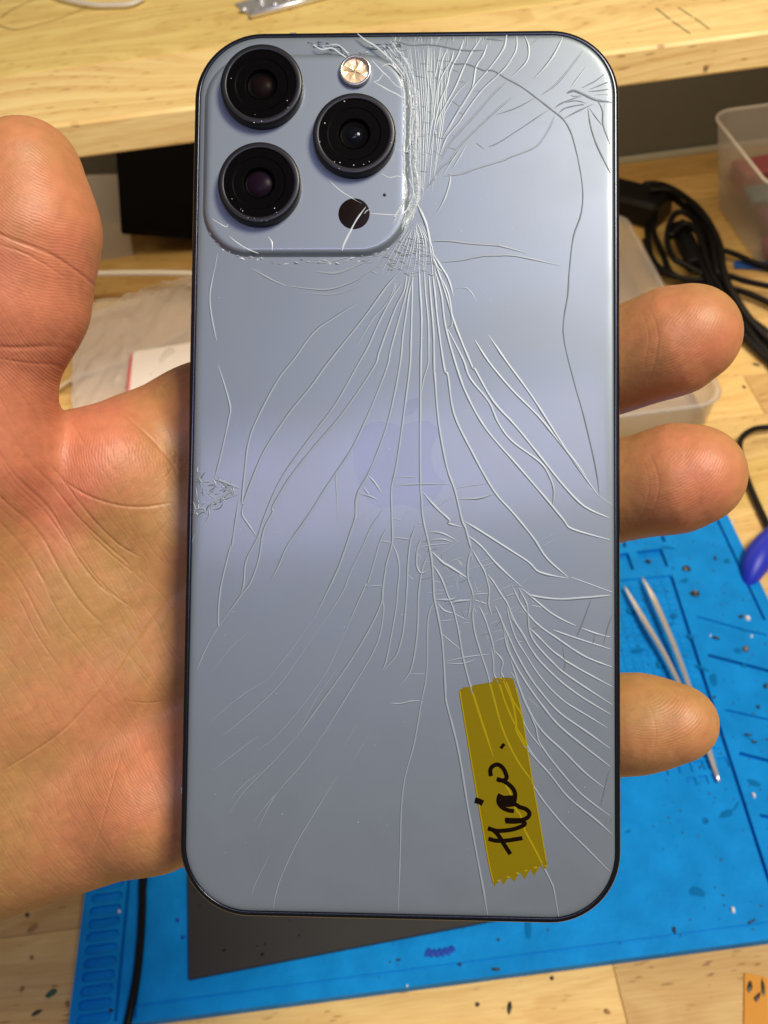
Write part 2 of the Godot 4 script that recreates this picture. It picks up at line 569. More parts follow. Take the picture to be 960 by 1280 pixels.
func back_things() -> void:
	# black case and grey panel behind the hand
	var c := Mb.new()
	cbox(c, Vector3(0.16, 0.118, 0.05), 0.002, Vector3(0, 0.059, 0))
	var co := part("black_case", c, M.void_black, self)
	co.position = Vector3(-0.137, 0.019, -0.90)
	co.rotation.z = -0.22
	tag(co, "flat black case leaning under the shelf between thumb and phone", "case")
	var gp := Mb.new()
	cbox(gp, Vector3(0.12, 0.088, 0.004), 0.001, Vector3(0, 0.044, 0))
	var go := part("clear_sheet", gp, M.frost, self)
	go.position = Vector3(-0.275, 0.0, -0.90)
	go.rotation = Vector3(-0.1, 0, -0.1)
	tag(go, "hazy clear plastic panel standing left of the black case", "sheet")
	var wl := Mb.new()
	tube(wl, spline([Vector3(-0.2776, 0.035, -0.8188), Vector3(-0.2361, 0.035, -0.8127), Vector3(-0.1873, 0.035, -0.8021), Vector3(-0.1429, 0.035, -0.7898), Vector3(-0.1004, 0.03, -0.7821)], 5), 0.0026, 12)
	var wo := part("white_cable", wl, M.cable_white, self)
	tag(wo, "straight white cable running across in front of the black case", "cable")
	var cr := Mb.new()
	tube(cr, spline([Vector3(-0.2762, 0.004, -0.6128), Vector3(-0.2673, 0.004, -0.6722), Vector3(-0.2581, 0.004, -0.6877), Vector3(-0.2426, 0.004, -0.7001), Vector3(-0.209, 0.005, -0.7121), Vector3(-0.1751, 0.006, -0.7292), Vector3(-0.1532, 0.006, -0.7426), Vector3(-0.1052, 0.004, -0.7533)], 6), 0.0017, 10)
	var cro := part("cream_cable", cr, M.cable_cream, self)
	tag(cro, "thin cream cable curving on the bench beneath the plastic bag", "cable")
	# zip bags
	pouch("plastic_bag", "hazy clear plastic bag lying on the bench by the thumb", Vector3(-0.257, 0.012, -0.7869), Vector3(-0.1422, 0.012, -0.8232), Vector3(-0.1289, 0.008, -0.6702), Vector3(-0.2355, 0.008, -0.6146), M.bag, 0.009, 1)
	var card := Mb.new()
	var q: Array = [Vector3(-0.1961, 0.017, -0.7066), Vector3(-0.1433, 0.017, -0.7088), Vector3(-0.1329, 0.015, -0.6099), Vector3(-0.1907, 0.015, -0.607)]
	card.quad(q[3], q[2], q[1], q[0])
	card.quad(q[0] - Vector3(0, .0006, 0), q[1] - Vector3(0, .0006, 0), q[2] - Vector3(0, .0006, 0), q[3] - Vector3(0, .0006, 0))
	var cd := part("white_bag", card, M.paper, self)
	tag(cd, "white paper sheet with a red seam inside the plastic bag", "paper")
	var seam := Mb.new()
	tube(seam, [Vector3(-0.195, 0.0178, -0.7041), Vector3(-0.1938, 0.0174, -0.6609), Vector3(-0.1914, 0.0162, -0.6106)], 0.0013, 8, 0.4)
	part("red_seam", seam, mat(Color(0.62, 0.12, 0.14), 0.5), cd)
	# frosted tray, mostly behind the phone
	var t := Mb.new()
	slab(t, Vector3(0.185, 0.0, -0.667), 0.067, 0.139, 0.016, [Vector2(0.006, 0.0006), Vector2(0.003, 0.003), Vector2(0.0, 0.028), Vector2(-0.002, 0.030), Vector2(0.001, 0.031), Vector2(0.002, 0.028), Vector2(0.005, 0.003)], true, true)
	var to := part("frosted_tray", t, M.frost, self)
	tag(to, "frosted clear plastic tray beside the cables, mostly behind the phone", "tray")
	# clear box with coloured things
	var cbx := thing("clear_box", "clear plastic box with rounded rim at the right, beyond the cables", "box", Vector3(0.420, 0, -0.79))
	var bw := Mb.new()
	slab(bw, Vector3.ZERO, 0.075, 0.075, 0.02, [Vector2(0.014, 0.0006), Vector2(0.010, 0.003), Vector2(0.0, 0.085)], false, true)
	part("wall", bw, M.frost, cbx)
	var br := Mb.new()
	var ring := []
	for p in rrect(0.0755, 0.0755, 0.02, 0.0, 8): ring.append(Vector3(p.x, 0.0855, p.y))
	ring.append(ring[0])
	tube(br, ring, 0.0014, 8)
	part("rim", br, M.frost_rim, cbx)
	for k in 5:
		var mb := Mb.new()
		var d: Array = [[Vector3(.05, .02, .03), Vector3(-.02, .035, -.045), M.red], [Vector3(.05, .006, .035), Vector3(-.018, .030, -.018), M.teal], [Vector3(.055, .014, .03), Vector3(-.01, .018, .012), M.plum], [Vector3(.08, .012, .022), Vector3(-.005, .0085, .046), M.pink], [Vector3(.02, .004, .014), Vector3(.004, .036, -.016), M.white]][k]
		cbox(mb, d[0], 0.001, d[1] + cbx.position + Vector3(-0.010, 0, 0), Basis(Vector3.UP, [0.1, -0.08, 0.05, -0.12, 0.5][k]))
		var o := part("coloured_block", mb, d[2], self)
		tag(o, ["dull red block at the back inside the clear box", "grey teal block in the middle of the clear box", "dark plum block low inside the clear box", "bright pink block at the front foot of the clear box", "tiny white piece on the teal block in the clear box"][k], "block")
	# blue slip
	var sl := Mb.new()
	var cy: Vector3 = Vector3(0.3541, 0, -0.7356)
	cbox(sl, Vector3(0.045, 0.001, 0.013), 0.0003, Vector3.ZERO)
	var slo := part("blue_slip", sl, M.blue_slip, self)
	slo.position = cy + Vector3(0.004, 0.0012, 0)
	slo.rotation.y = -0.35
	tag(slo, "small blue slip on the bench in front of the clear box", "slip")
	# the heap of black cable: one long cable
	var cab := thing("black_cable_coil", "coiled black power cable heaped on the bench beside the tray", "cable")
	var runs := [
		[Vector3(0.2594, 0.016, -0.8551), Vector3(0.2811, 0.02, -0.8623), Vector3(0.293, 0.022, -0.8665), Vector3(0.3051, 0.024, -0.8558), Vector3(0.3145, 0.026, -0.8299), Vector3(0.3179, 0.028, -0.7945), Vector3(0.3176, 0.028, -0.7625), Vector3(0.3115, 0.026, -0.7303), Vector3(0.3065, 0.022, -0.7055), Vector3(0.3099, 0.018, -0.6935), Vector3(0.3113, 0.012, -0.6506), Vector3(0.3199, 0.006, -0.6178), Vector3(0.3316, 0.004, -0.5658)],
		[Vector3(0.2629, 0.014, -0.8389), Vector3(0.2853, 0.016, -0.8593), Vector3(0.3045, 0.018, -0.8516), Vector3(0.3132, 0.02, -0.8232), Vector3(0.3183, 0.021, -0.7926), Vector3(0.3192, 0.02, -0.7595), Vector3(0.3115, 0.016, -0.7301), Vector3(0.3082, 0.013, -0.7045), Vector3(0.3059, 0.009, -0.6622), Vector3(0.3124, 0.005, -0.6144), Vector3(0.3188, 0.004, -0.5489)],
		[Vector3(0.3075, 0.012, -0.7038), Vector3(0.2926, 0.014, -0.7249), Vector3(0.2805, 0.017, -0.7415), Vector3(0.2831, 0.018, -0.7696), Vector3(0.2934, 0.02, -0.7951), Vector3(0.3022, 0.021, -0.8074), Vector3(0.3102, 0.022, -0.8049), Vector3(0.3168, 0.02, -0.7831), Vector3(0.3159, 0.018, -0.7639), Vector3(0.3125, 0.014, -0.7386), Vector3(0.3109, 0.01, -0.7152)],
		[Vector3(0.3069, 0.015, -0.8008), Vector3(0.3049, 0.016, -0.7647), Vector3(0.3016, 0.016, -0.7299), Vector3(0.3005, 0.014, -0.7023), Vector3(0.301, 0.01, -0.6678), Vector3(0.3069, 0.006, -0.6263), Vector3(0.3204, 0.005, -0.5769)],
		[Vector3(0.2961, 0.008, -0.8509), Vector3(0.2815, 0.009, -0.8035), Vector3(0.2775, 0.01, -0.7598), Vector3(0.2752, 0.01, -0.7306), Vector3(0.285, 0.009, -0.7167), Vector3(0.3042, 0.007, -0.7063), Vector3(0.3271, 0.006, -0.6923), Vector3(0.3468, 0.006, -0.6631)],
		[Vector3(0.2818, 0.006, -0.8271), Vector3(0.2712, 0.006, -0.7795), Vector3(0.2656, 0.006, -0.7449), Vector3(0.2746, 0.006, -0.732), Vector3(0.2906, 0.005, -0.7192), Vector3(0.306, 0.005, -0.6902), Vector3(0.3263, 0.005, -0.6345)],
		[Vector3(0.321, 0.008, -0.7661), Vector3(0.327, 0.008, -0.7604), Vector3(0.3399, 0.007, -0.7491), Vector3(0.352, 0.006, -0.7328), Vector3(0.3685, 0.005, -0.7197)],
		[Vector3(0.286, 0.03, -0.8395), Vector3(0.3041, 0.03, -0.8344), Vector3(0.3149, 0.032, -0.8027), Vector3(0.3177, 0.032, -0.7665), Vector3(0.3153, 0.03, -0.7291), Vector3(0.3091, 0.026, -0.7008), Vector3(0.3087, 0.02, -0.6733), Vector3(0.3154, 0.012, -0.6347), Vector3(0.3326, 0.005, -0.5845)],
		[Vector3(0.2849, 0.022, -0.7676), Vector3(0.3023, 0.024, -0.7825), Vector3(0.3087, 0.024, -0.7664), Vector3(0.3061, 0.022, -0.74), Vector3(0.3039, 0.018, -0.7102), Vector3(0.3075, 0.012, -0.674), Vector3(0.3116, 0.008, -0.6224), Vector3(0.3245, 0.005, -0.564)],
		[Vector3(0.2676, 0.012, -0.7842), Vector3(0.2659, 0.012, -0.7429), Vector3(0.277, 0.012, -0.719), Vector3(0.2954, 0.011, -0.7109), Vector3(0.3157, 0.012, -0.712), Vector3(0.3329, 0.01, -0.7008), Vector3(0.3582, 0.008, -0.6853)]]
	for k in runs.size():
		var mb := Mb.new()
		tube(mb, spline(runs[k], 6), [0.0031, 0.003, 0.0028, 0.0034, 0.0028, 0.0026, 0.0026, 0.0031, 0.0029, 0.0026][k], 12)
		part("cable_turn", mb, M.cable, cab)
	var plug := Mb.new()
	tube(plug, spline([Vector3(0.301, 0.012, -0.7974), Vector3(0.3003, 0.012, -0.7715), Vector3(0.298, 0.012, -0.7457), Vector3(0.2973, 0.011, -0.734)], 4), 0.0075, 14)
	part("plug", plug, M.cable, cab)
	var ad := Mb.new()
	cbox(ad, Vector3(0.075, 0.026, 0.038), 0.004, Vector3.ZERO)
	var ado := part("power_adapter", ad, M.cable, cab)
	ado.position = Vector3(0.2718, 0.013, -0.8543)
	ado.rotation.y = -0.75
	# thin cable and blue-handled tool at the right edge
	var tc := Mb.new()
	tube(tc, spline([Vector3(0.3073, 0.006, -0.5208), Vector3(0.2837, 0.007, -0.5208), Vector3(0.2738, 0.008, -0.5198), Vector3(0.2641, 0.009, -0.5143), Vector3(0.258, 0.009, -0.5067), Vector3(0.2547, 0.007, -0.4949), Vector3(0.2531, 0.004, -0.4792), Vector3(0.2517, 0.003, -0.4579), Vector3(0.2506, 0.003, -0.4268), Vector3(0.2496, 0.003, -0.386)], 6), 0.0022, 12)
	var tco := part("thin_black_cable", tc, M.cable, self)
	tag(tco, "thin black cable bent in a hook beside the middle fingertip", "cable")
	var tl := Mb.new()
	var axis: Array = spline([Vector3(0.2187, 0.002, -0.3802), Vector3(0.2229, 0.006, -0.3867), Vector3(0.2299, 0.009, -0.3964), Vector3(0.2395, 0.01, -0.4063), Vector3(0.2588, 0.01, -0.42), Vector3(0.2922, 0.01, -0.4438)], 5)
	for i in axis.size() - 1:
		var f0 := minf(1.0, float(i) / 12.0)
		var f1 := minf(1.0, float(i + 1) / 12.0)
		var r0 := 0.0006 + 0.0085 * sin(f0 * PI / 2)
		var r1 := 0.0006 + 0.0085 * sin(f1 * PI / 2)
		var t0: Vector3 = (axis[mini(i + 1, axis.size() - 1)] - axis[maxi(i - 1, 0)]).normalized()
		var t1: Vector3 = (axis[mini(i + 2, axis.size() - 1)] - axis[i]).normalized()
		for k in 14:
			var a := TAU * k / 14
			var b := TAU * (k + 1) / 14
			var u0 := Vector3.UP.cross(t0).normalized()
			var v0 := t0.cross(u0)
			var u1 := Vector3.UP.cross(t1).normalized()
			var v1 := t1.cross(u1)
			tl.quad(axis[i] + (u0 * cos(a) + v0 * sin(a)) * r0, axis[i] + (u0 * cos(b) + v0 * sin(b)) * r0, axis[i + 1] + (u1 * cos(b) + v1 * sin(b)) * r1, axis[i + 1] + (u1 * cos(a) + v1 * sin(a)) * r1)
	var tlo := part("blue_tool", tl, M.blue, self)
	tag(tlo, "pointed glossy blue tool handle at the right edge over the mat", "tool")
	# amber tape strip, crumbs
	var am := Mb.new()
	cbox(am, Vector3(0.0105, 0.0006, 0.05), 0.0002, Vector3.ZERO)
	var amo := part("amber_tape", am, M.amber, self)
	amo.position = Vector3(0.1355, 0.0006, -0.1335)
	amo.rotation.y = -0.35
	tag(amo, "strip of amber tape stuck to the bench at the lower right", "tape strip")
	for k in 3:
		var mb := Mb.new()
		chip(mb, Vector3([-.003, .0005, .003][k], .0003, [-.019, -.015, -.02][k]), [.0013, .0012, .001][k], [.0035, .003, .0042][k], .0004, [.1, .5, -.1][k])
		part("dark_smear", mb, M.chip, amo)
	var crumbs := [[Vector3(-0.212, 0, -0.2324), .0012, .0012, "chip", "dark brown crumb on the bench just below the wrist"], [Vector3(-0.2079, 0, -0.2252), .0028, .0016, "stain", "brown crumb on the bench below the wrist"], [Vector3(-0.2058, 0, -0.21), .0014, .001, "stain", "pale brown crumb on the bench at the left"], [Vector3(-0.1929, 0, -0.1914), .0035, .002, "green", "dark green paper scrap on the bench at the lower left"], [Vector3(-0.1991, 0, -0.1828), .0028, .001, "chip", "curled black shaving on the bench at the lower left"], [Vector3(-0.1845, 0, -0.1851), .0022, .0012, "stain", "brown flake on the bench left of the mat"], [Vector3(-0.2082, 0, -0.1952), .0018, .001, "stain", "small brown flake on the bench near the left edge"], [Vector3(0.0134, 0, -0.1603), .0013, .0013, "chip", "black crumb on the bench below the printed mark"], [Vector3(0.0279, 0, -0.157), .0032, .0013, "chip", "largest black shaving on the bench below the mat"], [Vector3(0.0502, 0, -0.1676), .001, .0012, "chip", "black speck touching the lower edge of the mat"], [Vector3(0.0721, 0, -0.1498), .0014, .0018, "stain", "brown knot flake on the bench at the bottom"], [Vector3(0.2279, 0, -0.3837), .0022, .0016, "chip", "dark crumb on the bench right of the mat edge"], [Vector3(0.3054, 0, -0.6014), .0012, .003, "chip", "dark shaving on the bench beside the index fingertip"], [Vector3(0.2416, 0, -0.5508), .0013, .0015, "stain", "brown crumb on the bench between index and middle finger"], [Vector3(0.2871, 0, -0.5765), .0012, .002, "chip", "dark fleck on the bench below the index fingertip"], [Vector3(0.2192, 0, -0.5612), .0018, .001, "chip", "dark fleck at the near edge of the frosted tray"]]
	for k in crumbs:
		var mb := Mb.new()
		chip(mb, k[0] + Vector3(0, .0001, 0), k[1], k[2], 0.0009, rng.randf() * 3.0)
		var o := part("crumb", mb, M[k[3]], self)
		tag(o, k[4], "crumb")

func pouch(called: String, label: String, a: Vector3, b: Vector3, c: Vector3, d: Vector3, m: Material, puff: float, sd: int) -> void:
	var mb := Mb.new()
	var nz := noise(40 + sd, 1.0, 3)
	var n := 26
	var f := func(u: float, v: float, side: float) -> Vector3:
		var p := a.lerp(b, u).lerp(d.lerp(c, u), v)
		var edge := pow(sin(PI * u) * sin(PI * v), 0.45)
		p.y += side * (puff * edge * (0.6 + 0.8 * nz.get_noise_2d(u * 2.5, v * 2.5)) + 0.008 * absf(nz.get_noise_2d(u * 4.0, v * 4.0 + 20.0))) + 0.0004 * side
		return p
	for i in n:
		for j in n:
			var u := float(i) / n
			var v := float(j) / n
			var w := 1.0 / n
			mb.quad(f.call(u, v + w, 1.0), f.call(u + w, v + w, 1.0), f.call(u + w, v, 1.0), f.call(u, v, 1.0))
			mb.quad(f.call(u, v, -0.6), f.call(u + w, v, -0.6), f.call(u + w, v + w, -0.6), f.call(u, v + w, -0.6))
	var o := part(called, mb, m, self)
	tag(o, label, "bag")
	var z := Mb.new()
	for v in [0.10, 0.13]:
		var pts := []
		for i in 15: pts.append(f.call(0.02 + 0.96 * i / 14.0, v, 1.0) + Vector3(0, .0003, 0))
		tube(z, pts, 0.0006, 6)
	for e in 4:
		var pts := []
		for i in 15:
			var w := i / 14.0
			pts.append(f.call([w, 1.0, w, 0.0][e], [0.0, w, 1.0, w][e], 1.0))
		tube(z, pts, 0.0008, 6)
	part("zip_ridge", z, M.bag2, o)

# ---------- the blue mat
func cut(root: CSGCombiner3D, x0: float, x1: float, z0: float, z1: float, depth: float, turn := 0.0) -> void:
	var b := CSGBox3D.new()
	b.name = "recess"
	b.operation = CSGShape3D.OPERATION_SUBTRACTION
	b.size = Vector3(absf(x1 - x0), depth + 0.004, absf(z1 - z0))
	b.position = Vector3((x0 + x1) / 2, 0.006 - depth + (depth + 0.004) / 2, (z0 + z1) / 2)
	b.rotation.y = turn
	b.material = M.mat_blue
	root.add_child(b, true)

func groove(root: CSGCombiner3D, a: Vector3, b: Vector3, w: float, depth: float) -> void:
	var d := b - a
	var c := (a + b) / 2
	var bx := CSGBox3D.new()
	bx.name = "recess"
	bx.operation = CSGShape3D.OPERATION_SUBTRACTION
	bx.size = Vector3(Vector2(d.x, d.z).length(), depth + 0.004, w)
	bx.position = Vector3(c.x, 0.006 - depth + (depth + 0.004) / 2, c.z)
	bx.rotation.y = -atan2(d.z, d.x)
	bx.material = M.mat_blue
	root.add_child(bx, true)

func repair_mat() -> void:
	var root := CSGCombiner3D.new()
	root.name = named("repair_mat")
	add_child(root)
	tag(root, "blue silicone repair mat with slots and trays on the bench", "mat")
	var base := CSGBox3D.new()
	base.name = "sheet"
	base.size = Vector3(0.408, 0.0055, 0.284)
	base.position = Vector3(0.0235, 0.00325, -0.312)
	base.material = M.mat_blue
	root.add_child(base)
	# border line, trays, slots
	cut(root, 0.2185, 0.2203, -0.448, -0.353, 0.0022)
	cut(root, -0.150, 0.2203, -0.1782, -0.1768, 0.0008)
	cut(root, 0.160, 0.1765, -0.4205, -0.4045, 0.003)
	cut(root, 0.128, 0.1545, -0.4205, -0.4055, 0.003)
	cut(root, 0.160, 0.181, -0.441, -0.4255, 0.003)
	cut(root, 0.128, 0.155, -0.441, -0.4255, 0.003)
	groove(root, Vector3(0.1756, 0.006, -0.3963), Vector3(0.1651, 0.006, -0.2145), 0.0018, 0.003)
	groove(root, Vector3(0.1651, 0.006, -0.2145), Vector3(0.1623, 0.006, -0.1633), 0.0018, 0.003)
	cut(root, 0.1222, 0.1717, -0.3985, -0.268, 0.0012, -0.052)
	groove(root, Vector3(0.181, 0.006, -0.362), Vector3(0.2058, 0.006, -0.3473), 0.0016, 0.0012)
	groove(root, Vector3(0.2058, 0.006, -0.3473), Vector3(0.2164, 0.006, -0.3419), 0.0016, 0.0012)
	groove(root, Vector3(0.1785, 0.006, -0.3333), Vector3(0.209, 0.006, -0.3168), 0.0022, 0.003)
	groove(root, Vector3(0.1759, 0.006, -0.2951), Vector3(0.1984, 0.006, -0.2848), 0.0016, 0.0015)
	groove(root, Vector3(0.174, 0.006, -0.2676), Vector3(0.1928, 0.006, -0.2584), 0.0024, 0.003)
	groove(root, Vector3(0.172, 0.006, -0.231), Vector3(0.1849, 0.006, -0.2265), 0.0024, 0.003)
	# row of small square slots of the screw chart
	for k in 6:
		cut(root, 0.1285 + 0.0066 * k, 0.1335 + 0.0066 * k, -0.2665, -0.2605, 0.001)
	for k in 3:
		cut(root, 0.142 + 0.0062 * k, 0.1465 + 0.0062 * k, -0.2575, -0.2525, 0.001)
	# pill slots down the left side
	for k in 14:
		var z := -0.1745 - 0.00655 * k
		var xc := -0.1685
		cut(root, xc - 0.0058, xc + 0.0058, z - 0.0024, z + 0.0024, 0.002)
		for s in [-1, 1]:
			var cy := CSGCylinder3D.new()
			cy.name = "recess"
			cy.operation = CSGShape3D.OPERATION_SUBTRACTION
			cy.radius = 0.0024
			cy.height = 0.006
			cy.sides = 14
			cy.position = Vector3(xc + s * 0.0058, 0.007, z)
			cy.material = M.mat_blue
			root.add_child(cy, true)
	cut(root, -0.1585, -0.1568, -0.452, -0.172, 0.0025)
	cut(root, -0.1490, -0.1478, -0.452, -0.172, 0.0018)
	# the fine grid moulded into the tray floor
	var gr := Mb.new()
	for i in 9:
		for j in 24:
			if (i * 7 + j * 3) % 11 == 0: continue
			cbox(gr, Vector3(0.0040, 0.0005, 0.0041), 0.0002, Vector3(0.147, 0.0050, -0.333) + Basis(Vector3.UP, -0.052) * Vector3(-0.0206 + 0.0051 * i, 0, -0.060 + 0.0051 * j))
	var gro := part("grid_cells", gr, M.mat_blue, root)
	gro.set_meta("kind", "stuff")
	# printed word
	var pr := Mb.new()
	var px: Array = [Vector3(-0.0077, 0.0064, -0.1827), Vector3(-0.0061, 0.0064, -0.1859), Vector3(-0.005, 0.0064, -0.1827), Vector3(-0.0035, 0.0064, -0.1851), Vector3(-0.0023, 0.0064, -0.1823), Vector3(-0.0008, 0.0064, -0.1852), Vector3(0.0004, 0.0064, -0.1824), Vector3(0.002, 0.0064, -0.1852), Vector3(0.0032, 0.0064, -0.1828), Vector3(0.0047, 0.0064, -0.1856), Vector3(0.006, 0.0064, -0.1835)]
	tube(pr, spline(px, 4), 0.0009, 6, 0.2)
	part("printed_word", pr, M.print, root)
	# the black pad, cable, tweezers
	var pad := Mb.new()
	cbox(pad, Vector3(0.165, 0.0022, 0.13), 0.0004, Vector3.ZERO)
	var po := part("black_pad", pad, M.rubber, self)
	po.rotation.y = deg_to_rad(3.4)
	po.position = Vector3(-0.123, 0.0072, -0.186) + Basis(Vector3.UP, deg_to_rad(3.4)) * Vector3(0.0825, 0, -0.065)
	tag(po, "black rubber sheet on the blue mat under the phone's lower end", "sheet")
	var ca := Mb.new()
	tube(ca, spline([Vector3(-0.1441, 0.008, -0.2655), Vector3(-0.1475, 0.008, -0.2523), Vector3(-0.1495, 0.008, -0.2407), Vector3(-0.1488, 0.008, -0.2266), Vector3(-0.1482, 0.008, -0.2102), Vector3(-0.1486, 0.008, -0.1909), Vector3(-0.1503, 0.008, -0.1757), Vector3(-0.152, 0.007, -0.1663)], 5), 0.0020, 12)
	var cao := part("black_wire", ca, M.cable, self)
	tag(cao, "black wire curving along the left part of the blue mat", "wire")
	var tw := thing("tweezers", "slim steel tweezers lying open on the mat behind the fingers", "tweezers")
	for arm in [[Vector3(0.144, 0.009, -0.3904), Vector3(0.1478, 0.011, -0.3611), Vector3(0.153, 0.011, -0.3296), Vector3(0.1567, 0.01, -0.2865), Vector3(0.1575, 0.007, -0.2529)], [Vector3(0.1567, 0.009, -0.3956), Vector3(0.1579, 0.012, -0.3744), Vector3(0.1595, 0.012, -0.3342), Vector3(0.1592, 0.01, -0.2887), Vector3(0.1577, 0.0072, -0.2523)]]:
		var mb := Mb.new()
		tube(mb, spline(arm, 6), 0.0022, 10, 0.5, Vector3.UP, 0.4, 0.3)
		part("arm", mb, M.steel, tw)
	# loose bits
	var bits := [
		[Vector3(0.1866, 0.006, -0.4005), .0058, .0042, .0014, "chip", "brown black flex part with a grey hole on the mat"], [Vector3(0.1855, 0.006, -0.3792), .0052, .0042, .0014, "chip", "black flex part below the brown one on the mat"],
		[Vector3(0.207, 0.006, -0.406), .0016, .0026, .0016, "chip", "small dark screw near the mat's right border"], [Vector3(0.1656, 0.003, -0.4125), .0032, .0020, .0022, "chip", "black blob in the square slot of the mat"],
		[Vector3(0.1906, 0.006, -0.4371), .0050, .0018, .0022, "peach", "peach coloured capsule just under the middle finger"], [Vector3(0.1539, 0.003, -0.4333), .0026, .0032, .0018, "peach", "peach bit in the slot at the phone's edge"], [Vector3(0.2292, 0.001, -0.4379), .0022, .0030, .0022, "white", "white lump on the bench at the mat corner"],
		[Vector3(0.2097, 0.006, -0.3553), .0028, .0024, .0026, "white", "round white bead near the mat's right groove"], [Vector3(0.2066, 0.006, -0.3577), .0030, .0018, .0016, "chip", "dark flake left of the round white bead"],
		[Vector3(0.201, 0.006, -0.3337), .0034, .0034, .0020, "grey_chip", "square metal shield scrap in the right tray of the mat"], [Vector3(0.1869, 0.006, -0.3444), .0038, .0014, .0014, "chip", "dark sliver with pale end in the right tray"], [Vector3(0.1843, 0.006, -0.3466), .0012, .0010, .0012, "white", "pale bead beside the dark sliver"],
		[Vector3(0.2074, 0.006, -0.3422), .0012, .0014, .0016, "white", "tiny white dot above the metal scrap"], [Vector3(0.2031, 0.006, -0.3071), .0020, .0028, .0020, "chip", "black ring fragment at the right edge of the mat"], [Vector3(0.1943, 0.006, -0.2944), .0018, .0018, .0018, "chip", "dark crumb near the right edge of the mat"],
		[Vector3(0.1825, 0.006, -0.2779), .0034, .0009, .0012, "chip", "upper of two short dark rods on the mat"], [Vector3(0.1843, 0.006, -0.273), .0032, .0009, .0012, "chip", "lower of two short dark rods on the mat"], [Vector3(0.1728, 0.006, -0.2423), .0014, .0028, .0018, "white", "white grain on the mat at the far right"],
		[Vector3(0.1119, 0.006, -0.1799), .0014, .0030, .0018, "chip", "dark upright crumb on the mat right of the phone"], [Vector3(0.1421, 0.006, -0.1856), .0018, .0028, .0018, "white", "white grain at the mat's lower right corner"], [Vector3(0.1492, 0.006, -0.1793), .0050, .0007, .0010, "chip", "thin dark twig beside the lower white grain"],
		[Vector3(0.0078, 0.006, -0.1771), .0012, .0014, .0014, "chip", "dark crumb on the mat's lower border"], [Vector3(0.0243, 0.006, -0.1728), .0042, .0010, .0010, "chip", "long dark shaving on the mat's lower border"], [Vector3(-0.0184, 0.006, -0.1705), .0010, .0010, .0012, "white", "white speck on the mat's lower border"],
		[Vector3(0.0279, 0.006, -0.1862), .0012, .0012, .0012, "chip", "dark dot on the mat right of the printed word"], [Vector3(-0.0213, 0.006, -0.183), .0022, .0010, .0010, "chip", "dark curl on the mat below the black sheet"],
		[Vector3(-0.1611, 0.006, -0.2249), .0012, .0016, .0014, "white", "pale speck beside the row of pill slots"], [Vector3(-0.1603, 0.006, -0.1772), .0018, .0018, .0014, "chip", "black ring in the lowest pill slot"], [Vector3(-0.1705, 0.0045, -0.1911), .0055, .0020, .0012, "green", "dark green bar filling one pill slot"],
		[Vector3(-0.1305, 0.006, -0.2167), .0016, .0018, .0014, "print", "dark blue speck on the mat left of the black sheet"], [Vector3(-0.1272, 0.006, -0.2075), .0018, .0012, .0014, "print", "second dark blue speck left of the black sheet"], [Vector3(0.1726, 0.006, -0.3042), .0013, .0013, .0012, "chip", "dark dot left of the tray groove under the pinky"]]
	for k in bits:
		var mb := Mb.new()
		chip(mb, k[0], k[1] * 0.62, k[2] * 0.62, k[3], rng.randf_range(-0.5, 0.5), 8)
		var o := part("loose_bit", mb, M[k[4]], self)
		tag(o, k[5], "loose bit")
	for c in [[Vector3(0.1856, 0.0075, -0.3994), .0013], [Vector3(0.1857, 0.0075, -0.3806), .0011]]:
		var mb := Mb.new()
		chip(mb, c[0], c[1], c[1], 0.0005, 0.0, 8)
		var o := part("loose_bit", mb, M.grey_chip, self)
		tag(o, "grey plate on the brown black flex part" if c[1] > .0012 else "grey plate on the lower black flex part", "loose bit")
	var dust := Mb.new()
	for k in 420:
		var x := rng.randf_range(-0.15, 0.222)
		if k < 260: x = rng.randf_range(0.12, 0.222)
		var z := rng.randf_range(-0.45, -0.172)
		chip(dust, Vector3(x, 0.006, z), rng.randf_range(.0002, .0008), rng.randf_range(.0002, .0006), 0.0005, rng.randf() * 3.0, 5)
	var du := part("mat_debris", dust, M.chip, self)
	tag(du, "tiny dark specks of debris scattered over the blue mat", "debris", "", "stuff")
	var sta := Mb.new()
	for k in 46:
		var x := rng.randf_range(-0.14, 0.215)
		if k < 30: x = rng.randf_range(0.09, 0.215)
		chip(sta, Vector3(x, 0.00602, rng.randf_range(-0.44, -0.18)), rng.randf_range(.001, .006), rng.randf_range(.0006, .003), 0.00012, rng.randf() * 3.0, 9)
	var stm := mat(Color(0.004, 0.15, 0.40), 0.7)
	stm.metallic_specular = 0.1
	var so := part("stain", sta, stm, root)
	so.set_meta("kind", "stuff")
	var pd := Mb.new()
	for k in 60:
		var q := Basis(Vector3.UP, deg_to_rad(3.4)) * Vector3(rng.randf_range(-0.08, 0.08), 0.0011, rng.randf_range(0.0, 0.063))
		chip(pd, po.position + q, rng.randf_range(.0002, .0012), rng.randf_range(.0002, .0007), 0.0004, rng.randf() * 3.0, 5)
	var pdo := part("sheet_debris", pd, M.void_black, self)
	tag(pdo, "tiny black crumbs scattered on the black rubber sheet", "debris", "", "stuff")
	var dust2 := Mb.new()
	for k in 240:
		chip(dust2, Vector3(rng.randf_range(-0.4, 0.42), 0.0001, [rng.randf_range(-0.16, -0.09), rng.randf_range(-0.75, -0.46)][k % 2]), rng.randf_range(.0002, .0009), rng.randf_range(.0002, .0006), 0.0004, rng.randf() * 3.0, 5)
	var du2 := part("bench_debris", dust2, M.stain, self)
	tag(du2, "tiny brown specks of sawdust scattered over the bench", "debris", "", "stuff")

# ---------- the phone
var tape_poly := PackedVector2Array()
var tape_ridge: Mb

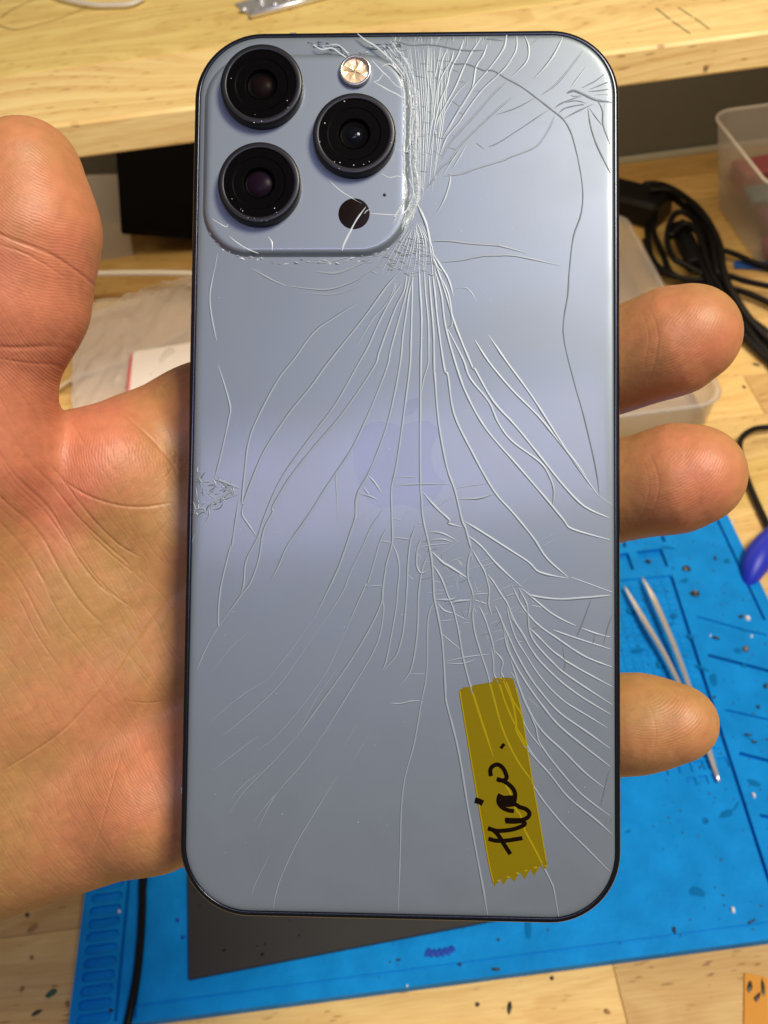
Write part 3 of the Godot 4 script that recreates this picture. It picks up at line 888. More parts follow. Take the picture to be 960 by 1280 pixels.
func bump(mb: Mb, pts: Array, w: float, h: float, sgn: int, z0: float, split := true) -> void:
	var sm := spline(pts, 4) if pts.size() > 2 else spline(pts, 3)
	var prof := [[-0.5, 0.0], [-0.33, 0.6], [-0.14, 1.0], [0.15, 0.7], [0.5, 0.0]]
	var gap_shade := [Color(0.115, 0.134, 0.15), Color(0.085, 0.1, 0.112), Color(0.235, 0.278, 0.308), Color(0.285, 0.335, 0.368), Color(0.198, 0.234, 0.266)]  # fracture gap plus painted shade on the lower left, pale glass painted brighter opposite
	if sgn < 0: gap_shade = [Color(0.17, 0.21, 0.23), Color(0.22, 0.265, 0.29), Color(0.10, 0.118, 0.13), Color(0.11, 0.13, 0.14), Color(0.16, 0.19, 0.21)]
	var rows := []
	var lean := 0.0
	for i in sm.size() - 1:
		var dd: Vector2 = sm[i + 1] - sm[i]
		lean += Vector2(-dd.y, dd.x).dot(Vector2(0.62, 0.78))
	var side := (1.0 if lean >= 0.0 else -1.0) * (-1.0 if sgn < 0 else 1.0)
	for i in sm.size():
		var t: Vector2 = (sm[mini(i + 1, sm.size() - 1)] - sm[maxi(i - 1, 0)]).normalized()
		var n := Vector2(-t.y, t.x)
		n *= side
		var e := minf(float(i), float(sm.size() - 1 - i))
		var k := 0.35 + 0.65 * minf(1.0, e / 3.0)
		k *= rng.randf_range(0.86, 1.14)
		var row := []
		for p in prof:
			var q: Vector2 = sm[i] + n * (p[0] * w * k)
			row.append(Vector3(q.x, q.y, z0 + p[1] * h * k))
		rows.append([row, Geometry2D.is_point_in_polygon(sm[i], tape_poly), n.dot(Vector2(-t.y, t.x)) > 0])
	for i in rows.size() - 1:
		var on_tape: bool = split and rows[i][1] and rows[i + 1][1]
		var out := tape_ridge if on_tape else mb
		var up := Vector3(0, 0, 0.06) if on_tape else Vector3.ZERO
		for k in prof.size() - 1:
			var a: Vector3 = rows[i][0][k] + up
			var b: Vector3 = rows[i + 1][0][k] + up
			var c: Vector3 = rows[i + 1][0][k + 1] + up
			var d: Vector3 = rows[i][0][k + 1] + up
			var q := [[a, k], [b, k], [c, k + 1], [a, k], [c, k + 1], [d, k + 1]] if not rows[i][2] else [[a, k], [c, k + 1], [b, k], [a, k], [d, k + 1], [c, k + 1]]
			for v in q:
				if not on_tape: out.st.set_color(gap_shade[v[1]])
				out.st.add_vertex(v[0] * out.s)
			out.n += 2

var back: MeshInstance3D
var plate: MeshInstance3D
const PLATE_Z := 1.1

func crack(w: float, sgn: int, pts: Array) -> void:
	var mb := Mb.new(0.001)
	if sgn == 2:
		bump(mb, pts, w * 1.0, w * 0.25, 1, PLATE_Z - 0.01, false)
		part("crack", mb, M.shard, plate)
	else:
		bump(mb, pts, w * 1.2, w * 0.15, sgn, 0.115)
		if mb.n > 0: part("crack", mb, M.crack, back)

func phone() -> void:
	tape_poly = PackedVector2Array([Vector2(10.63, -39.71), Vector2(20.09, -37.74), Vector2(21.51, -43.61), Vector2(23.51, -55.86), Vector2(26.05, -70.06), Vector2(16.57, -73.70), Vector2(14.85, -64.62), Vector2(13.12, -54.93)])
	tape_ridge = Mb.new(0.001)
	var root := thing("phone", "pale blue smartphone with shattered back glass, held face down in the hand", "phone")
	root.transform = PHONE
	var f := Mb.new(0.001)
	loft(f, 39.05, 80.4, 12.6, [Vector2(2.4, -7.65), Vector2(0.9, -7.62), Vector2(0.3, -7.3), Vector2(0.02, -6.7), Vector2(0, -6.2), Vector2(0, -1.5), Vector2(0.02, -1.0), Vector2(0.12, -0.6), Vector2(0.35, -0.26), Vector2(0.7, -0.10), Vector2(0.95, -0.10), Vector2(1.06, -0.14), Vector2(1.12, -0.5)], Vector3.ZERO, false, true, 16)
	var fo := part("frame", f, M.frame, root)
	for b in [[Vector2(-20.9, 79.66), 0.0], [Vector2(-38.31, -58.6), PI / 2]]:
		var mb := Mb.new(0.001)
		cbox(mb, Vector3(1.2, 1.5, 4.6), 0.08, Vector3(b[0].x, b[0].y, -2.75), Basis(Vector3.BACK, b[1]))
		part("antenna_band", mb, M.band, fo)
	var g := Mb.new(0.001)
	loft(g, 39.05, 80.4, 12.6, [Vector2(1.15, -0.6), Vector2(1.16, -0.22), Vector2(1.26, -0.06), Vector2(1.48, 0.04), Vector2(1.92, 0.095), Vector2(2.3, 0.115), Vector2(2.8, 0.12), Vector2(3.6, 0.12)], Vector3.ZERO, true, false, 16)
	back = part("back_glass", g, M.glass, root)
	var sc := Mb.new(0.001)
	loft(sc, 36.4, 77.8, 10.4, [Vector2(0.0, -7.70), Vector2(0.2, -7.66)], Vector3.ZERO, false, true, 10)
	part("screen", sc, M.black, root)
	# the emblem
	var em := Mb.new(0.001)
	prism(em, PackedVector2Array([Vector2(-0.42, 7.02), Vector2(1.73, 7.89), Vector2(4.61, 8.05), Vector2(6.63, 6.76), Vector2(7.07, 5.89), Vector2(6.07, 4.73), Vector2(5.36, 3.14), Vector2(5.23, 1.26), Vector2(5.82, -0.90), Vector2(6.69, -2.19), Vector2(7.70, -2.90), Vector2(6.86, -4.92), Vector2(5.15, -7.08), Vector2(3.15, -7.96), Vector2(1.43, -7.40), Vector2(-0.29, -6.98), Vector2(-2.01, -7.42), Vector2(-3.73, -7.87), Vector2(-5.76, -6.59), Vector2(-7.51, -3.87), Vector2(-8.56, -0.55), Vector2(-8.89, 3.06), Vector2(-8.19, 5.53), Vector2(-6.48, 7.28), Vector2(-4.18, 8.01), Vector2(-2.15, 7.59)]), 0.06, 0.128)
	var eo := part("emblem", em, M.emblem, back)
	var lf := Mb.new(0.001)
	prism(lf, PackedVector2Array([Vector2(-0.15, 8.61), Vector2(-0.02, 10.21), Vector2(1.12, 11.81), Vector2(2.99, 12.40), Vector2(3.01, 10.80), Vector2(1.72, 9.20)]), 0.06, 0.128)
	part("emblem", lf, M.emblem, back)
	# the raised camera plate
	var c: Vector2 = Vector2(-18.03, 56.93)
	var off := Vector3(c.x, c.y, 0)
	var pl := Mb.new(0.001)
	loft(pl, 19.0, 19.0, 9.0, [Vector2(0.0, 0.1), Vector2(0.22, 0.25), Vector2(0.45, 0.58), Vector2(0.68, 0.85), Vector2(0.95, 1.02), Vector2(1.3, 1.09), Vector2(1.7, 1.1), Vector2(2.6, 1.1)], off, true, false, 12)
	plate = part("camera_plate", pl, M.plate, root)
	for q in [[Vector2(-26.03, 68.86), 0], [Vector2(-26.18, 50.70), 1], [Vector2(-9.09, 59.64), 2]]:
		var at := Vector3(q[0].x, q[0].y, PLATE_Z)
		var r := Mb.new(0.001)
		lathe(r, [Vector2(7.584, -0.05), Vector2(7.565, 0.8), Vector2(7.526, 1.75), Vector2(7.450, 1.98), Vector2(7.296, 2.12), Vector2(7.104, 2.17), Vector2(6.816, 2.19), Vector2(6.528, 2.19), Vector2(6.394, 2.14), Vector2(6.336, 2.0), Vector2(6.288, 1.5), Vector2(6.192, 0.2)], at, 72)
		var lens := part("camera_lens", r, M.ring, root)
		var inn := Mb.new(0.001)
		lathe(inn, [Vector2(6.317, 1.95), Vector2(4.896, 1.94), Vector2(4.819, 1.938), Vector2(4.781, 1.90), Vector2(4.704, 1.862), Vector2(4.608, 1.86), Vector2(2.976, 1.85), Vector2(2.899, 1.848), Vector2(2.803, 1.7), Vector2(2.592, 1.3), Vector2(2.400, 1.2), Vector2(2.304, 1.19), Vector2(0.000, 1.15)], at, 56)
		part("lens_barrel", inn, M.inner, lens)
		var dome := Mb.new(0.001)
		var ds: float = [0.85, 1.0, 0.7][q[1]]
		lathe(dome, [Vector2(2.4 * ds, 0.0), Vector2(2.0 * ds, 0.28), Vector2(1.4 * ds, 0.5), Vector2(0.7 * ds, 0.62), Vector2(0.0, 0.66)], at + Vector3(0, 0, 1.05), 36)
		var co := mat([Color(0.008, 0.004, 0.004), Color(0.009, 0.004, 0.010), Color(0.004, 0.005, 0.009)][q[1]], [0.35, 0.3, 0.1][q[1]])
		co.metallic_specular = [0.12, 0.15, 0.3][q[1]]
		part("lens_dome", dome, co, lens)
		var pane := Mb.new(0.001)
		lathe(pane, [Vector2(6.355, 2.06), Vector2(0.000, 2.06)], at, 56)
		part("cover_glass", pane, M.pane, lens)
		var dust := Mb.new(0.001)
		for k in 10:
			var a := rng.randfn(PI * 1.5, 0.7) if k < 7 else rng.randf() * TAU
			var rad := rng.randf_range(5.6, 7.3)
			speck(dust, at + Vector3(cos(a) * rad, sin(a) * rad, 2.14), rng.randf_range(0.025, 0.12))
		var du := part("dust", dust, M.white, lens)
		du.set_meta("kind", "stuff")
	# flash
	var fl: Vector2 = Vector2(-9.09, 71.95)
	var fa := Vector3(fl.x, fl.y, PLATE_Z)
	var fr := Mb.new(0.001)
	lathe(fr, [Vector2(2.95, -0.05), Vector2(2.95, 0.7), Vector2(2.85, 0.85), Vector2(2.6, 0.9), Vector2(2.42, 0.85), Vector2(2.38, 0.3)], fa, 40)
	var flash := part("flash", fr, mat(Color(0.45, 0.45, 0.44), 0.25, 0.8), root)
	var fd := Mb.new(0.001)
	fd.flat()
	for k in 12:
		var a0 := TAU * k / 12
		var a1 := TAU * (k + 1) / 12
		fd.tri(fa + Vector3(0, 0, 0.25 + 0.25 * (k % 2)), fa + Vector3(cos(a0) * 1.3, sin(a0) * 1.3, 0.15 + 0.35 * (k % 3) / 2.0), fa + Vector3(cos(a1) * 1.3, sin(a1) * 1.3, 0.15 + 0.35 * ((k + 1) % 3) / 2.0))
		fd.quad(fa + Vector3(cos(a0) * 1.3, sin(a0) * 1.3, 0.15 + 0.35 * (k % 3) / 2.0), fa + Vector3(cos(a0) * 2.45, sin(a0) * 2.45, 0.35), fa + Vector3(cos(a1) * 2.45, sin(a1) * 2.45, 0.35), fa + Vector3(cos(a1) * 1.3, sin(a1) * 1.3, 0.15 + 0.35 * ((k + 1) % 3) / 2.0))
	var fm := mat(Color(0.80, 0.60, 0.36), 0.3, 0.35)
	part("flash_diode", fd, fm, flash)
	var fp := Mb.new(0.001)
	lathe(fp, [Vector2(2.42, 0.72), Vector2(0.0, 0.76)], fa, 36)
	part("flash_pane", fp, M.pane, flash)
	var ld: Vector2 = Vector2(-9.08, 45.64)
	var lm := Mb.new(0.001)
	lathe(lm, [Vector2(2.85, -0.02), Vector2(2.85, 0.02), Vector2(2.8, 0.03), Vector2(0, 0.03)], Vector3(ld.x, ld.y, PLATE_Z), 40)
	part("depth_sensor", lm, M.lidar, root)
	var mh: Vector2 = Vector2(-3.57, 49.11)
	var mm := Mb.new(0.001)
	lathe(mm, [Vector2(0.3, 0.0), Vector2(0.26, 0.12), Vector2(0.12, 0.17), Vector2(0, 0.17)], Vector3(mh.x, mh.y, PLATE_Z), 16)
	part("microphone", mm, M.ring, root)
	cracks()
	crushed()

func speck(mb: Mb, p: Vector3, r: float) -> void:
	var q := []
	for k in 5: q.append(p + Vector3(cos(TAU * k / 5) * r * rng.randf_range(.6, 1.3), sin(TAU * k / 5) * r * rng.randf_range(.6, 1.3), 0))
	for k in 5: mb.tri(p + Vector3(0, 0, r), q[k], q[(k + 1) % 5])

func shard(mb: Mb, p: Vector2, z: float, along: Vector2, len: float, wid: float, h: float) -> void:
	var n := Vector2(-along.y, along.x)
	var q := [p + along * len, p + n * wid * rng.randf_range(.5, 1.2), p - along * len * rng.randf_range(.6, 1.1), p - n * wid * rng.randf_range(.5, 1.2)]
	var top := Vector3(p.x + rng.randf_range(-.3, .3) * wid, p.y + rng.randf_range(-.3, .3) * wid, z + h)
	for k in 4:
		var a: Vector2 = q[k]
		var b: Vector2 = q[(k + 1) % 4]
		mb.tri(top, Vector3(a.x, a.y, z), Vector3(b.x, b.y, z))

func plate_height(p: Vector2) -> float:   # of the glass surface at p, following the bevel of the camera plate
	var q := (p - (Vector2(-18.03, 56.93) as Vector2)).abs() - Vector2(10.0, 10.0)
	var inset := 9.0 - Vector2(maxf(q.x, 0.0), maxf(q.y, 0.0)).length() - minf(maxf(q.x, q.y), 0.0)
	var prof := [Vector2(0.0, 0.12), Vector2(0.22, 0.25), Vector2(0.45, 0.58), Vector2(0.68, 0.85), Vector2(0.95, 1.02), Vector2(1.3, 1.09), Vector2(1.7, 1.1)]
	if inset <= 0.0: return 0.12
	for k in prof.size() - 1:
		if inset < prof[k + 1].x: return lerpf(prof[k].y, prof[k + 1].y, (inset - prof[k].x) / (prof[k + 1].x - prof[k].x))
	return 1.1

func ridge3(mb: Mb, pts: Array, w: float, h: float) -> void:   # a low rounded ridge that follows the bevel
	var sm := spline(pts, 6)
	var rows := []
	for i in sm.size():
		var t: Vector2 = (sm[mini(i + 1, sm.size() - 1)] - sm[maxi(i - 1, 0)]).normalized()
		var n := Vector2(-t.y, t.x)
		var k := rng.randf_range(0.6, 1.25)
		var row := []
		for p in [-0.5, -0.25, 0.0, 0.25, 0.5]:
			var q: Vector2 = sm[i] + n * (p * w * k)
			row.append(Vector3(q.x, q.y, plate_height(q) + h * k * (1.0 - 4.0 * p * p) - 0.02))
		rows.append(row)
	for i in rows.size() - 1:
		for k in 4: mb.quad(rows[i][k + 1], rows[i][k], rows[i + 1][k], rows[i + 1][k + 1])

func crushed() -> void:
	# the crushed seam beside the camera plate, its chips, and the hairlines that fan out of it
	var mb := Mb.new(0.001)
	mb.flat()
	var path: Array = spline([Vector2(-3.11, 77.24), Vector2(-1.92, 75.72), Vector2(-0.57, 73.60), Vector2(0.77, 70.88), Vector2(1.25, 66.38), Vector2(1.29, 61.14), Vector2(1.19, 55.93), Vector2(1.51, 52.20), Vector2(1.68, 49.23), Vector2(0.83, 46.72), Vector2(-0.75, 43.76)], 26)
	for i in path.size() - 1:
		var t: Vector2 = (path[i + 1] - path[i]).normalized()
		var n := Vector2(-t.y, t.x)
		for k in 3:
			var p: Vector2 = path[i] + n * (0.75 + rng.randfn(0.0, 0.28) if k < 2 else rng.randf_range(-1.6, 1.0))
			if k == 2 and i % 3 > 0: continue
			shard(mb, p, plate_height(p) - 0.04, t.rotated(rng.randf_range(-.3, .3)), rng.randf_range(.5, 1.9), rng.randf_range(.06, .22), rng.randf_range(.10, .24))
	for lip in [[0.75, 0.55, 0.22], [-0.2, 0.3, 0.12], [-1.35, 0.45, 0.14]]:
		var line := []
		for i in range(2, path.size() - 3, 9):
			var t: Vector2 = (path[i + 1] - path[i]).normalized()
			line.append(path[i] + Vector2(-t.y, t.x) * (lip[0] + rng.randf_range(-.14, .14)))
		ridge3(mb, line, lip[1], lip[2])
	var rim: Array = spline([Vector2(-35.63, 42.68), Vector2(-32.18, 39.40), Vector2(-27.00, 37.46), Vector2(-19.66, 37.15), Vector2(-10.88, 37.28), Vector2(-5.07, 38.45), Vector2(-0.73, 41.69)], 7)
	for i in rim.size() - 1:
		if rng.randf() < 0.12: continue
		var t: Vector2 = (rim[i + 1] - rim[i]).normalized()
		shard(mb, rim[i] + Vector2(rng.randf_range(-.5, .5), rng.randf_range(-.5, .5)), 0.1, t.rotated(rng.randf_range(-.4, .4)), rng.randf_range(.3, 1.1), rng.randf_range(.1, .30), rng.randf_range(.12, .4))
	var topc: Array = spline([Vector2(-17.28, 77.84), Vector2(-12.83, 77.04), Vector2(-9.12, 75.19), Vector2(-5.46, 76.96), Vector2(-1.05, 77.67)], 6)
	for i in (topc.size() - 1) * 3:
		shard(mb, topc[i / 3] + Vector2(rng.randf_range(-.6, .6), rng.randf_range(-.6, .6)), 0.2, Vector2.RIGHT.rotated(rng.randf_range(-.6, .3)), rng.randf_range(.3, .9), rng.randf_range(.08, .2), rng.randf_range(.1, .3))
	var o := part("crushed_glass", mb, M.shard, back)
	o.set_meta("kind", "stuff")
	var hl := Mb.new(0.001)
	var apex: Vector2 = Vector2(2.29, 46.42)
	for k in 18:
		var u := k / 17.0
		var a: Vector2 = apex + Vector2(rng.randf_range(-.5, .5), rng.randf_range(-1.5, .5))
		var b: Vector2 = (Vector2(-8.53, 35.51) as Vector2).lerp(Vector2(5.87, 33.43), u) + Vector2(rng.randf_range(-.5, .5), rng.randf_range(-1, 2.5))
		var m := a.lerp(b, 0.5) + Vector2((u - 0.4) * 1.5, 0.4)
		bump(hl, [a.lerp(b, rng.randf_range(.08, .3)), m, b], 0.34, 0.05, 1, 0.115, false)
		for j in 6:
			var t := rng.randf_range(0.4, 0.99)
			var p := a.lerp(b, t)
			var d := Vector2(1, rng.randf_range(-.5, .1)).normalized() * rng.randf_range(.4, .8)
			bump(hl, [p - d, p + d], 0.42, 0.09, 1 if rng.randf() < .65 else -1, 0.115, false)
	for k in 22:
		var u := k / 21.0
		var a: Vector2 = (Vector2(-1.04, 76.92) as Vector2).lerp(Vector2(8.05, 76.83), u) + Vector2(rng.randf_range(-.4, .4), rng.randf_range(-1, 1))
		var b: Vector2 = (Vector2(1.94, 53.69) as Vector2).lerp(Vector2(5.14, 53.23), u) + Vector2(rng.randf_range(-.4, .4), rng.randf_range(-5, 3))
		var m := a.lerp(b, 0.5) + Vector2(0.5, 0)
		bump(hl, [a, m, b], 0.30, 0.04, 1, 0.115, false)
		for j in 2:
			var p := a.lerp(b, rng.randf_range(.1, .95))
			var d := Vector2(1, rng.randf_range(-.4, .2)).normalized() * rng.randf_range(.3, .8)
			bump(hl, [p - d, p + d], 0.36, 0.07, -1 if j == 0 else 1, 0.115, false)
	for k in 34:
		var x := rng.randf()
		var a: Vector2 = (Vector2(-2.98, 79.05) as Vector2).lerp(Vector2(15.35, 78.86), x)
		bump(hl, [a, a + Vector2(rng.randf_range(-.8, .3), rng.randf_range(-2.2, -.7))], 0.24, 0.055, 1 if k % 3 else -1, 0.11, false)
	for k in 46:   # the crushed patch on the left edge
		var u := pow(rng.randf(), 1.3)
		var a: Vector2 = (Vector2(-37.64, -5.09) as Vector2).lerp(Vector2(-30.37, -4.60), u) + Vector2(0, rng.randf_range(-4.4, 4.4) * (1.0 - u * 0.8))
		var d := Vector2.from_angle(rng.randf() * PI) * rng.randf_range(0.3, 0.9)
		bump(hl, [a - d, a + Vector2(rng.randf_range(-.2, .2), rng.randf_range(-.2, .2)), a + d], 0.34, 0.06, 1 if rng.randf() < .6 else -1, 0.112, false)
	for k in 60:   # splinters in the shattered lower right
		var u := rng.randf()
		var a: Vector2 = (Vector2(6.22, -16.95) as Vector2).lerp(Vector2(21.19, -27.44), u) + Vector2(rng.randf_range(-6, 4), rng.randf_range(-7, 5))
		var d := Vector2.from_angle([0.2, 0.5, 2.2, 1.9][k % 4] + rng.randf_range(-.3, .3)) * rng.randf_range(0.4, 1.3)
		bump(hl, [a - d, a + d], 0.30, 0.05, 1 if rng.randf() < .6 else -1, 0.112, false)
	var ds := Mb.new(0.001)
	for k in 130:
		var p := Vector3(rng.randf_range(-36, 36), rng.randf_range(-77, 77), 0.12)
		if k < 50: p = Vector3(rng.randfn(3.0, 6.0), rng.randfn(40.0, 16.0), 0.12)
		if p.x < 2.6 and p.y > 38.0: continue
		speck(ds, p, rng.randf_range(0.03, 0.085))
	var dso := part("glass_dust", ds, M.shard, back)
	dso.set_meta("kind", "stuff")
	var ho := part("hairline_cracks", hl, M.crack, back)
	ho.set_meta("kind", "stuff")

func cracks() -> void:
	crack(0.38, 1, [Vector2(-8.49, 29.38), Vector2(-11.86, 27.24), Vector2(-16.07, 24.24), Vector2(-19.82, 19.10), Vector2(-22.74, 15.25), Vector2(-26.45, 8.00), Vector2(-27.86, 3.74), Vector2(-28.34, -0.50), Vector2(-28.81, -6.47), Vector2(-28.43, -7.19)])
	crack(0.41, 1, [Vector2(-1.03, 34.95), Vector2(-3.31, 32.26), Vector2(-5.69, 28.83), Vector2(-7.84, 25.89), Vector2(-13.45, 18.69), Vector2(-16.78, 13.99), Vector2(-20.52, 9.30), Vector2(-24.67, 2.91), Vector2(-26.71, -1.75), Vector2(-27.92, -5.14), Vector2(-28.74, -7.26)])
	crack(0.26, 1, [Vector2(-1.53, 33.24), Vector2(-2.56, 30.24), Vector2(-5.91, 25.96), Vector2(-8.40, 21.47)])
	crack(0.26, 1, [Vector2(-1.38, 33.24), Vector2(-2.08, 30.54), Vector2(-4.47, 27.85), Vector2(-6.87, 25.40)])
	crack(0.38, 1, [Vector2(-0.41, 32.99), Vector2(-2.08, 30.54), Vector2(-4.45, 25.90), Vector2(-6.34, 21.50), Vector2(-8.36, 17.84), Vector2(-12.08, 11.03), Vector2(-15.82, 5.92), Vector2(-19.55, 0.83), Vector2(-22.44, -3.84), Vector2(-24.88, -10.05), Vector2(-25.86, -13.24), Vector2(-27.90, -17.46), Vector2(-28.25, -21.65), Vector2(-28.85, -23.54)])
	crack(0.38, 1, [Vector2(0.54, 34.70), Vector2(0.08, 31.76), Vector2(-1.34, 28.83), Vector2(-2.99, 24.43), Vector2(-4.40, 20.29), Vector2(-5.33, 17.61), Vector2(-10.79, 9.34), Vector2(-15.79, 3.38), Vector2(-20.35, -2.56), Vector2(-23.23, -7.64), Vector2(-23.19, -8.60), Vector2(-24.82, -11.98), Vector2(-25.58, -17.02), Vector2(-26.99, -21.22), Vector2(-28.64, -23.53), Vector2(-31.72, -27.95)])
	crack(0.35, 1, [Vector2(1.26, 35.19), Vector2(0.34, 30.79), Vector2(-0.83, 26.39), Vector2(-2.23, 21.02), Vector2(-2.92, 17.61), Vector2(-5.74, 10.21), Vector2(-9.03, 3.00), Vector2(-13.17, -3.35), Vector2(-17.29, -9.99), Vector2(-20.36, -14.45), Vector2(-21.98, -18.24), Vector2(-23.21, -20.76)])
	crack(0.35, 1, [Vector2(1.99, 34.95), Vector2(1.05, 31.76), Vector2(0.60, 28.34), Vector2(-0.08, 23.46), Vector2(-0.63, 17.62), Vector2(-2.76, 7.26), Vector2(-6.04, -1.62), Vector2(-8.10, -5.42), Vector2(-8.25, -9.91)])
	crack(0.38, 1, [Vector2(-6.33, -1.74), Vector2(-7.74, -4.88), Vector2(-8.20, -7.04), Vector2(-8.29, -9.44), Vector2(-8.87, -11.36), Vector2(-10.25, -15.68), Vector2(-11.65, -19.51), Vector2(-15.55, -27.76)])
	crack(0.38, 1, [Vector2(1.51, 35.19), Vector2(1.54, 31.27), Vector2(1.46, 26.39), Vector2(1.38, 22.00), Vector2(1.22, 17.62), Vector2(-0.00, 7.33), Vector2(-0.79, 1.42), Vector2(-1.39, -1.95), Vector2(-1.79, -3.64), Vector2(-1.87, -5.74), Vector2(-1.73, -9.72), Vector2(-1.66, -13.93), Vector2(-2.58, -17.51), Vector2(-3.25, -22.27), Vector2(-3.47, -24.71), Vector2(-5.51, -29.30), Vector2(-9.19, -35.55), Vector2(-14.10, -42.63), Vector2(-18.19, -48.45)])
	crack(0.41, 1, [Vector2(2.70, 36.66), Vector2(2.99, 31.27), Vector2(3.27, 26.39), Vector2(3.22, 17.63), Vector2(3.21, 4.81), Vector2(3.34, -3.60), Vector2(3.57, -6.32), Vector2(3.79, -9.34), Vector2(4.77, -13.63), Vector2(5.27, -16.01), Vector2(5.52, -17.67), Vector2(5.78, -21.23), Vector2(5.92, -23.60), Vector2(6.53, -26.43), Vector2(7.27, -30.20), Vector2(7.65, -33.97), Vector2(8.07, -40.66), Vector2(8.29, -42.41), Vector2(10.40, -50.55), Vector2(12.10, -60.28), Vector2(14.62, -73.14), Vector2(15.66, -78.94)])
	crack(0.32, 1, [Vector2(3.67, 36.17), Vector2(3.95, 31.27), Vector2(4.47, 26.39), Vector2(4.64, 20.06), Vector2(4.53, 18.30), Vector2(3.71, 15.33), Vector2(3.32, 12.36)])
	crack(0.43, 1, [Vector2(4.53, 34.94), Vector2(4.93, 29.81), Vector2(5.45, 23.95), Vector2(5.62, 17.63), Vector2(5.82, 15.33), Vector2(6.50, 7.72), Vector2(8.02, -0.27), Vector2(9.50, -4.46), Vector2(10.79, -9.76), Vector2(11.42, -11.19), Vector2(12.14, -13.80), Vector2(12.51, -14.99)])
	crack(0.43, 1, [Vector2(5.13, 35.43), Vector2(5.64, 31.27), Vector2(6.16, 26.39), Vector2(7.42, 17.64), Vector2(8.12, 16.19), Vector2(9.21, 9.42), Vector2(12.17, 3.11), Vector2(16.37, -4.41), Vector2(19.71, -8.26), Vector2(23.45, -12.81), Vector2(25.93, -16.52), Vector2(29.65, -19.79)])
	crack(0.43, 1, [Vector2(5.73, 35.19), Vector2(6.85, 30.78), Vector2(7.61, 25.17), Vector2(9.70, 17.64), Vector2(11.70, 12.39), Vector2(15.08, 6.50), Vector2(20.51, 0.22), Vector2(25.51, -5.59), Vector2(28.82, -9.61), Vector2(30.47, -11.29), Vector2(37.05, -13.10)])
	crack(0.41, 1, [Vector2(8.06, 24.69), Vector2(10.83, 19.16), Vector2(12.10, 15.77), Vector2(15.47, 11.56), Vector2(17.16, 7.77), Vector2(19.67, 4.42), Vector2(24.67, 0.67), Vector2(26.33, -1.83), Vector2(27.16, -4.33), Vector2(26.96, -7.25)])
	crack(0.43, 1, [Vector2(4.86, 39.11), Vector2(6.09, 35.68), Vector2(7.57, 31.27), Vector2(9.04, 26.39), Vector2(10.51, 22.50), Vector2(12.57, 17.65), Vector2(12.93, 17.47), Vector2(16.31, 11.56), Vector2(20.49, 6.94), Vector2(25.50, 0.67), Vector2(28.81, -3.48), Vector2(32.53, -7.21), Vector2(36.86, -9.17)])
	crack(0.41, 1, [Vector2(5.10, 38.87), Vector2(6.57, 36.41), Vector2(8.03, 33.96), Vector2(9.02, 30.78)])
	crack(0.38, 1, [Vector2(6.10, 35.19), Vector2(8.05, 31.27), Vector2(8.80, 26.39), Vector2(8.57, 25.17), Vector2(7.73, 24.93)])
	crack(0.43, 1, [Vector2(12.91, 22.78), Vector2(15.44, 18.75), Vector2(19.64, 13.68), Vector2(24.24, 9.06), Vector2(27.98, 4.46), Vector2(31.30, 0.29), Vector2(32.87, -2.00)])
	crack(0.43, 1, [Vector2(15.42, 23.63), Vector2(18.37, 19.18), Vector2(22.98, 12.85), Vector2(26.73, 6.97), Vector2(30.47, 1.12), Vector2(35.21, -5.52)])
	crack(0.29, -1, [Vector2(35.21, -5.52), Vector2(34.60, -0.52), Vector2(32.54, 8.68), Vector2(30.47, 16.25), Vector2(28.80, 24.28), Vector2(29.63, 31.08), Vector2(29.87, 35.16), Vector2(30.59, 41.50), Vector2(32.02, 45.91), Vector2(32.26, 50.82), Vector2(31.07, 57.72), Vector2(29.62, 62.18), Vector2(27.21, 64.68)])
	crack(0.23, 1, [Vector2(32.95, -3.46), Vector2(37.48, -6.96)])
	crack(0.32, 1, [Vector2(-1.54, -14.16), Vector2(-0.69, -16.30), Vector2(-0.31, -18.92), Vector2(-0.63, -22.72), Vector2(-0.76, -25.09), Vector2(-1.35, -28.83), Vector2(-2.53, -35.04), Vector2(-3.35, -36.71)])
	crack(0.29, 1, [Vector2(-3.50, -21.39), Vector2(-3.26, -24.29), Vector2(-3.04, -25.95), Vector2(-3.62, -30.10), Vector2(-5.04, -33.84), Vector2(-8.72, -40.08), Vector2(-14.43, -49.42)])
	crack(0.35, 1, [Vector2(2.60, -10.79), Vector2(1.67, -13.42), Vector2(1.23, -17.47), Vector2(1.04, -22.70), Vector2(0.53, -29.22), Vector2(-0.07, -32.12), Vector2(-0.88, -34.20), Vector2(-2.93, -36.62)])
	crack(0.35, 1, [Vector2(3.58, -13.16), Vector2(2.88, -15.08), Vector2(2.78, -17.93), Vector2(3.63, -19.35), Vector2(5.05, -18.62)])
	crack(0.35, 1, [Vector2(4.79, -16.01), Vector2(3.86, -18.40), Vector2(3.18, -22.68), Vector2(3.02, -29.19), Vector2(2.44, -34.15), Vector2(1.63, -37.05), Vector2(-0.01, -39.13)])
	crack(0.29, 1, [Vector2(-3.39, -8.08), Vector2(-5.51, -11.33), Vector2(-6.91, -14.69), Vector2(-9.25, -19.72), Vector2(-10.41, -22.83), Vector2(-14.28, -28.99)])
	crack(0.32, 1, [Vector2(-2.64, -11.31), Vector2(-3.82, -13.71), Vector2(-4.74, -17.05), Vector2(-6.12, -21.83), Vector2(-6.42, -21.83), Vector2(-10.08, -30.39)])
	crack(0.29, 1, [Vector2(5.89, -24.40), Vector2(4.88, -27.51), Vector2(4.74, -36.59), Vector2(3.95, -41.54), Vector2(3.75, -42.48), Vector2(2.57, -49.46), Vector2(0.97, -55.61), Vector2(0.40, -60.91), Vector2(0.26, -68.61), Vector2(0.02, -78.64)])
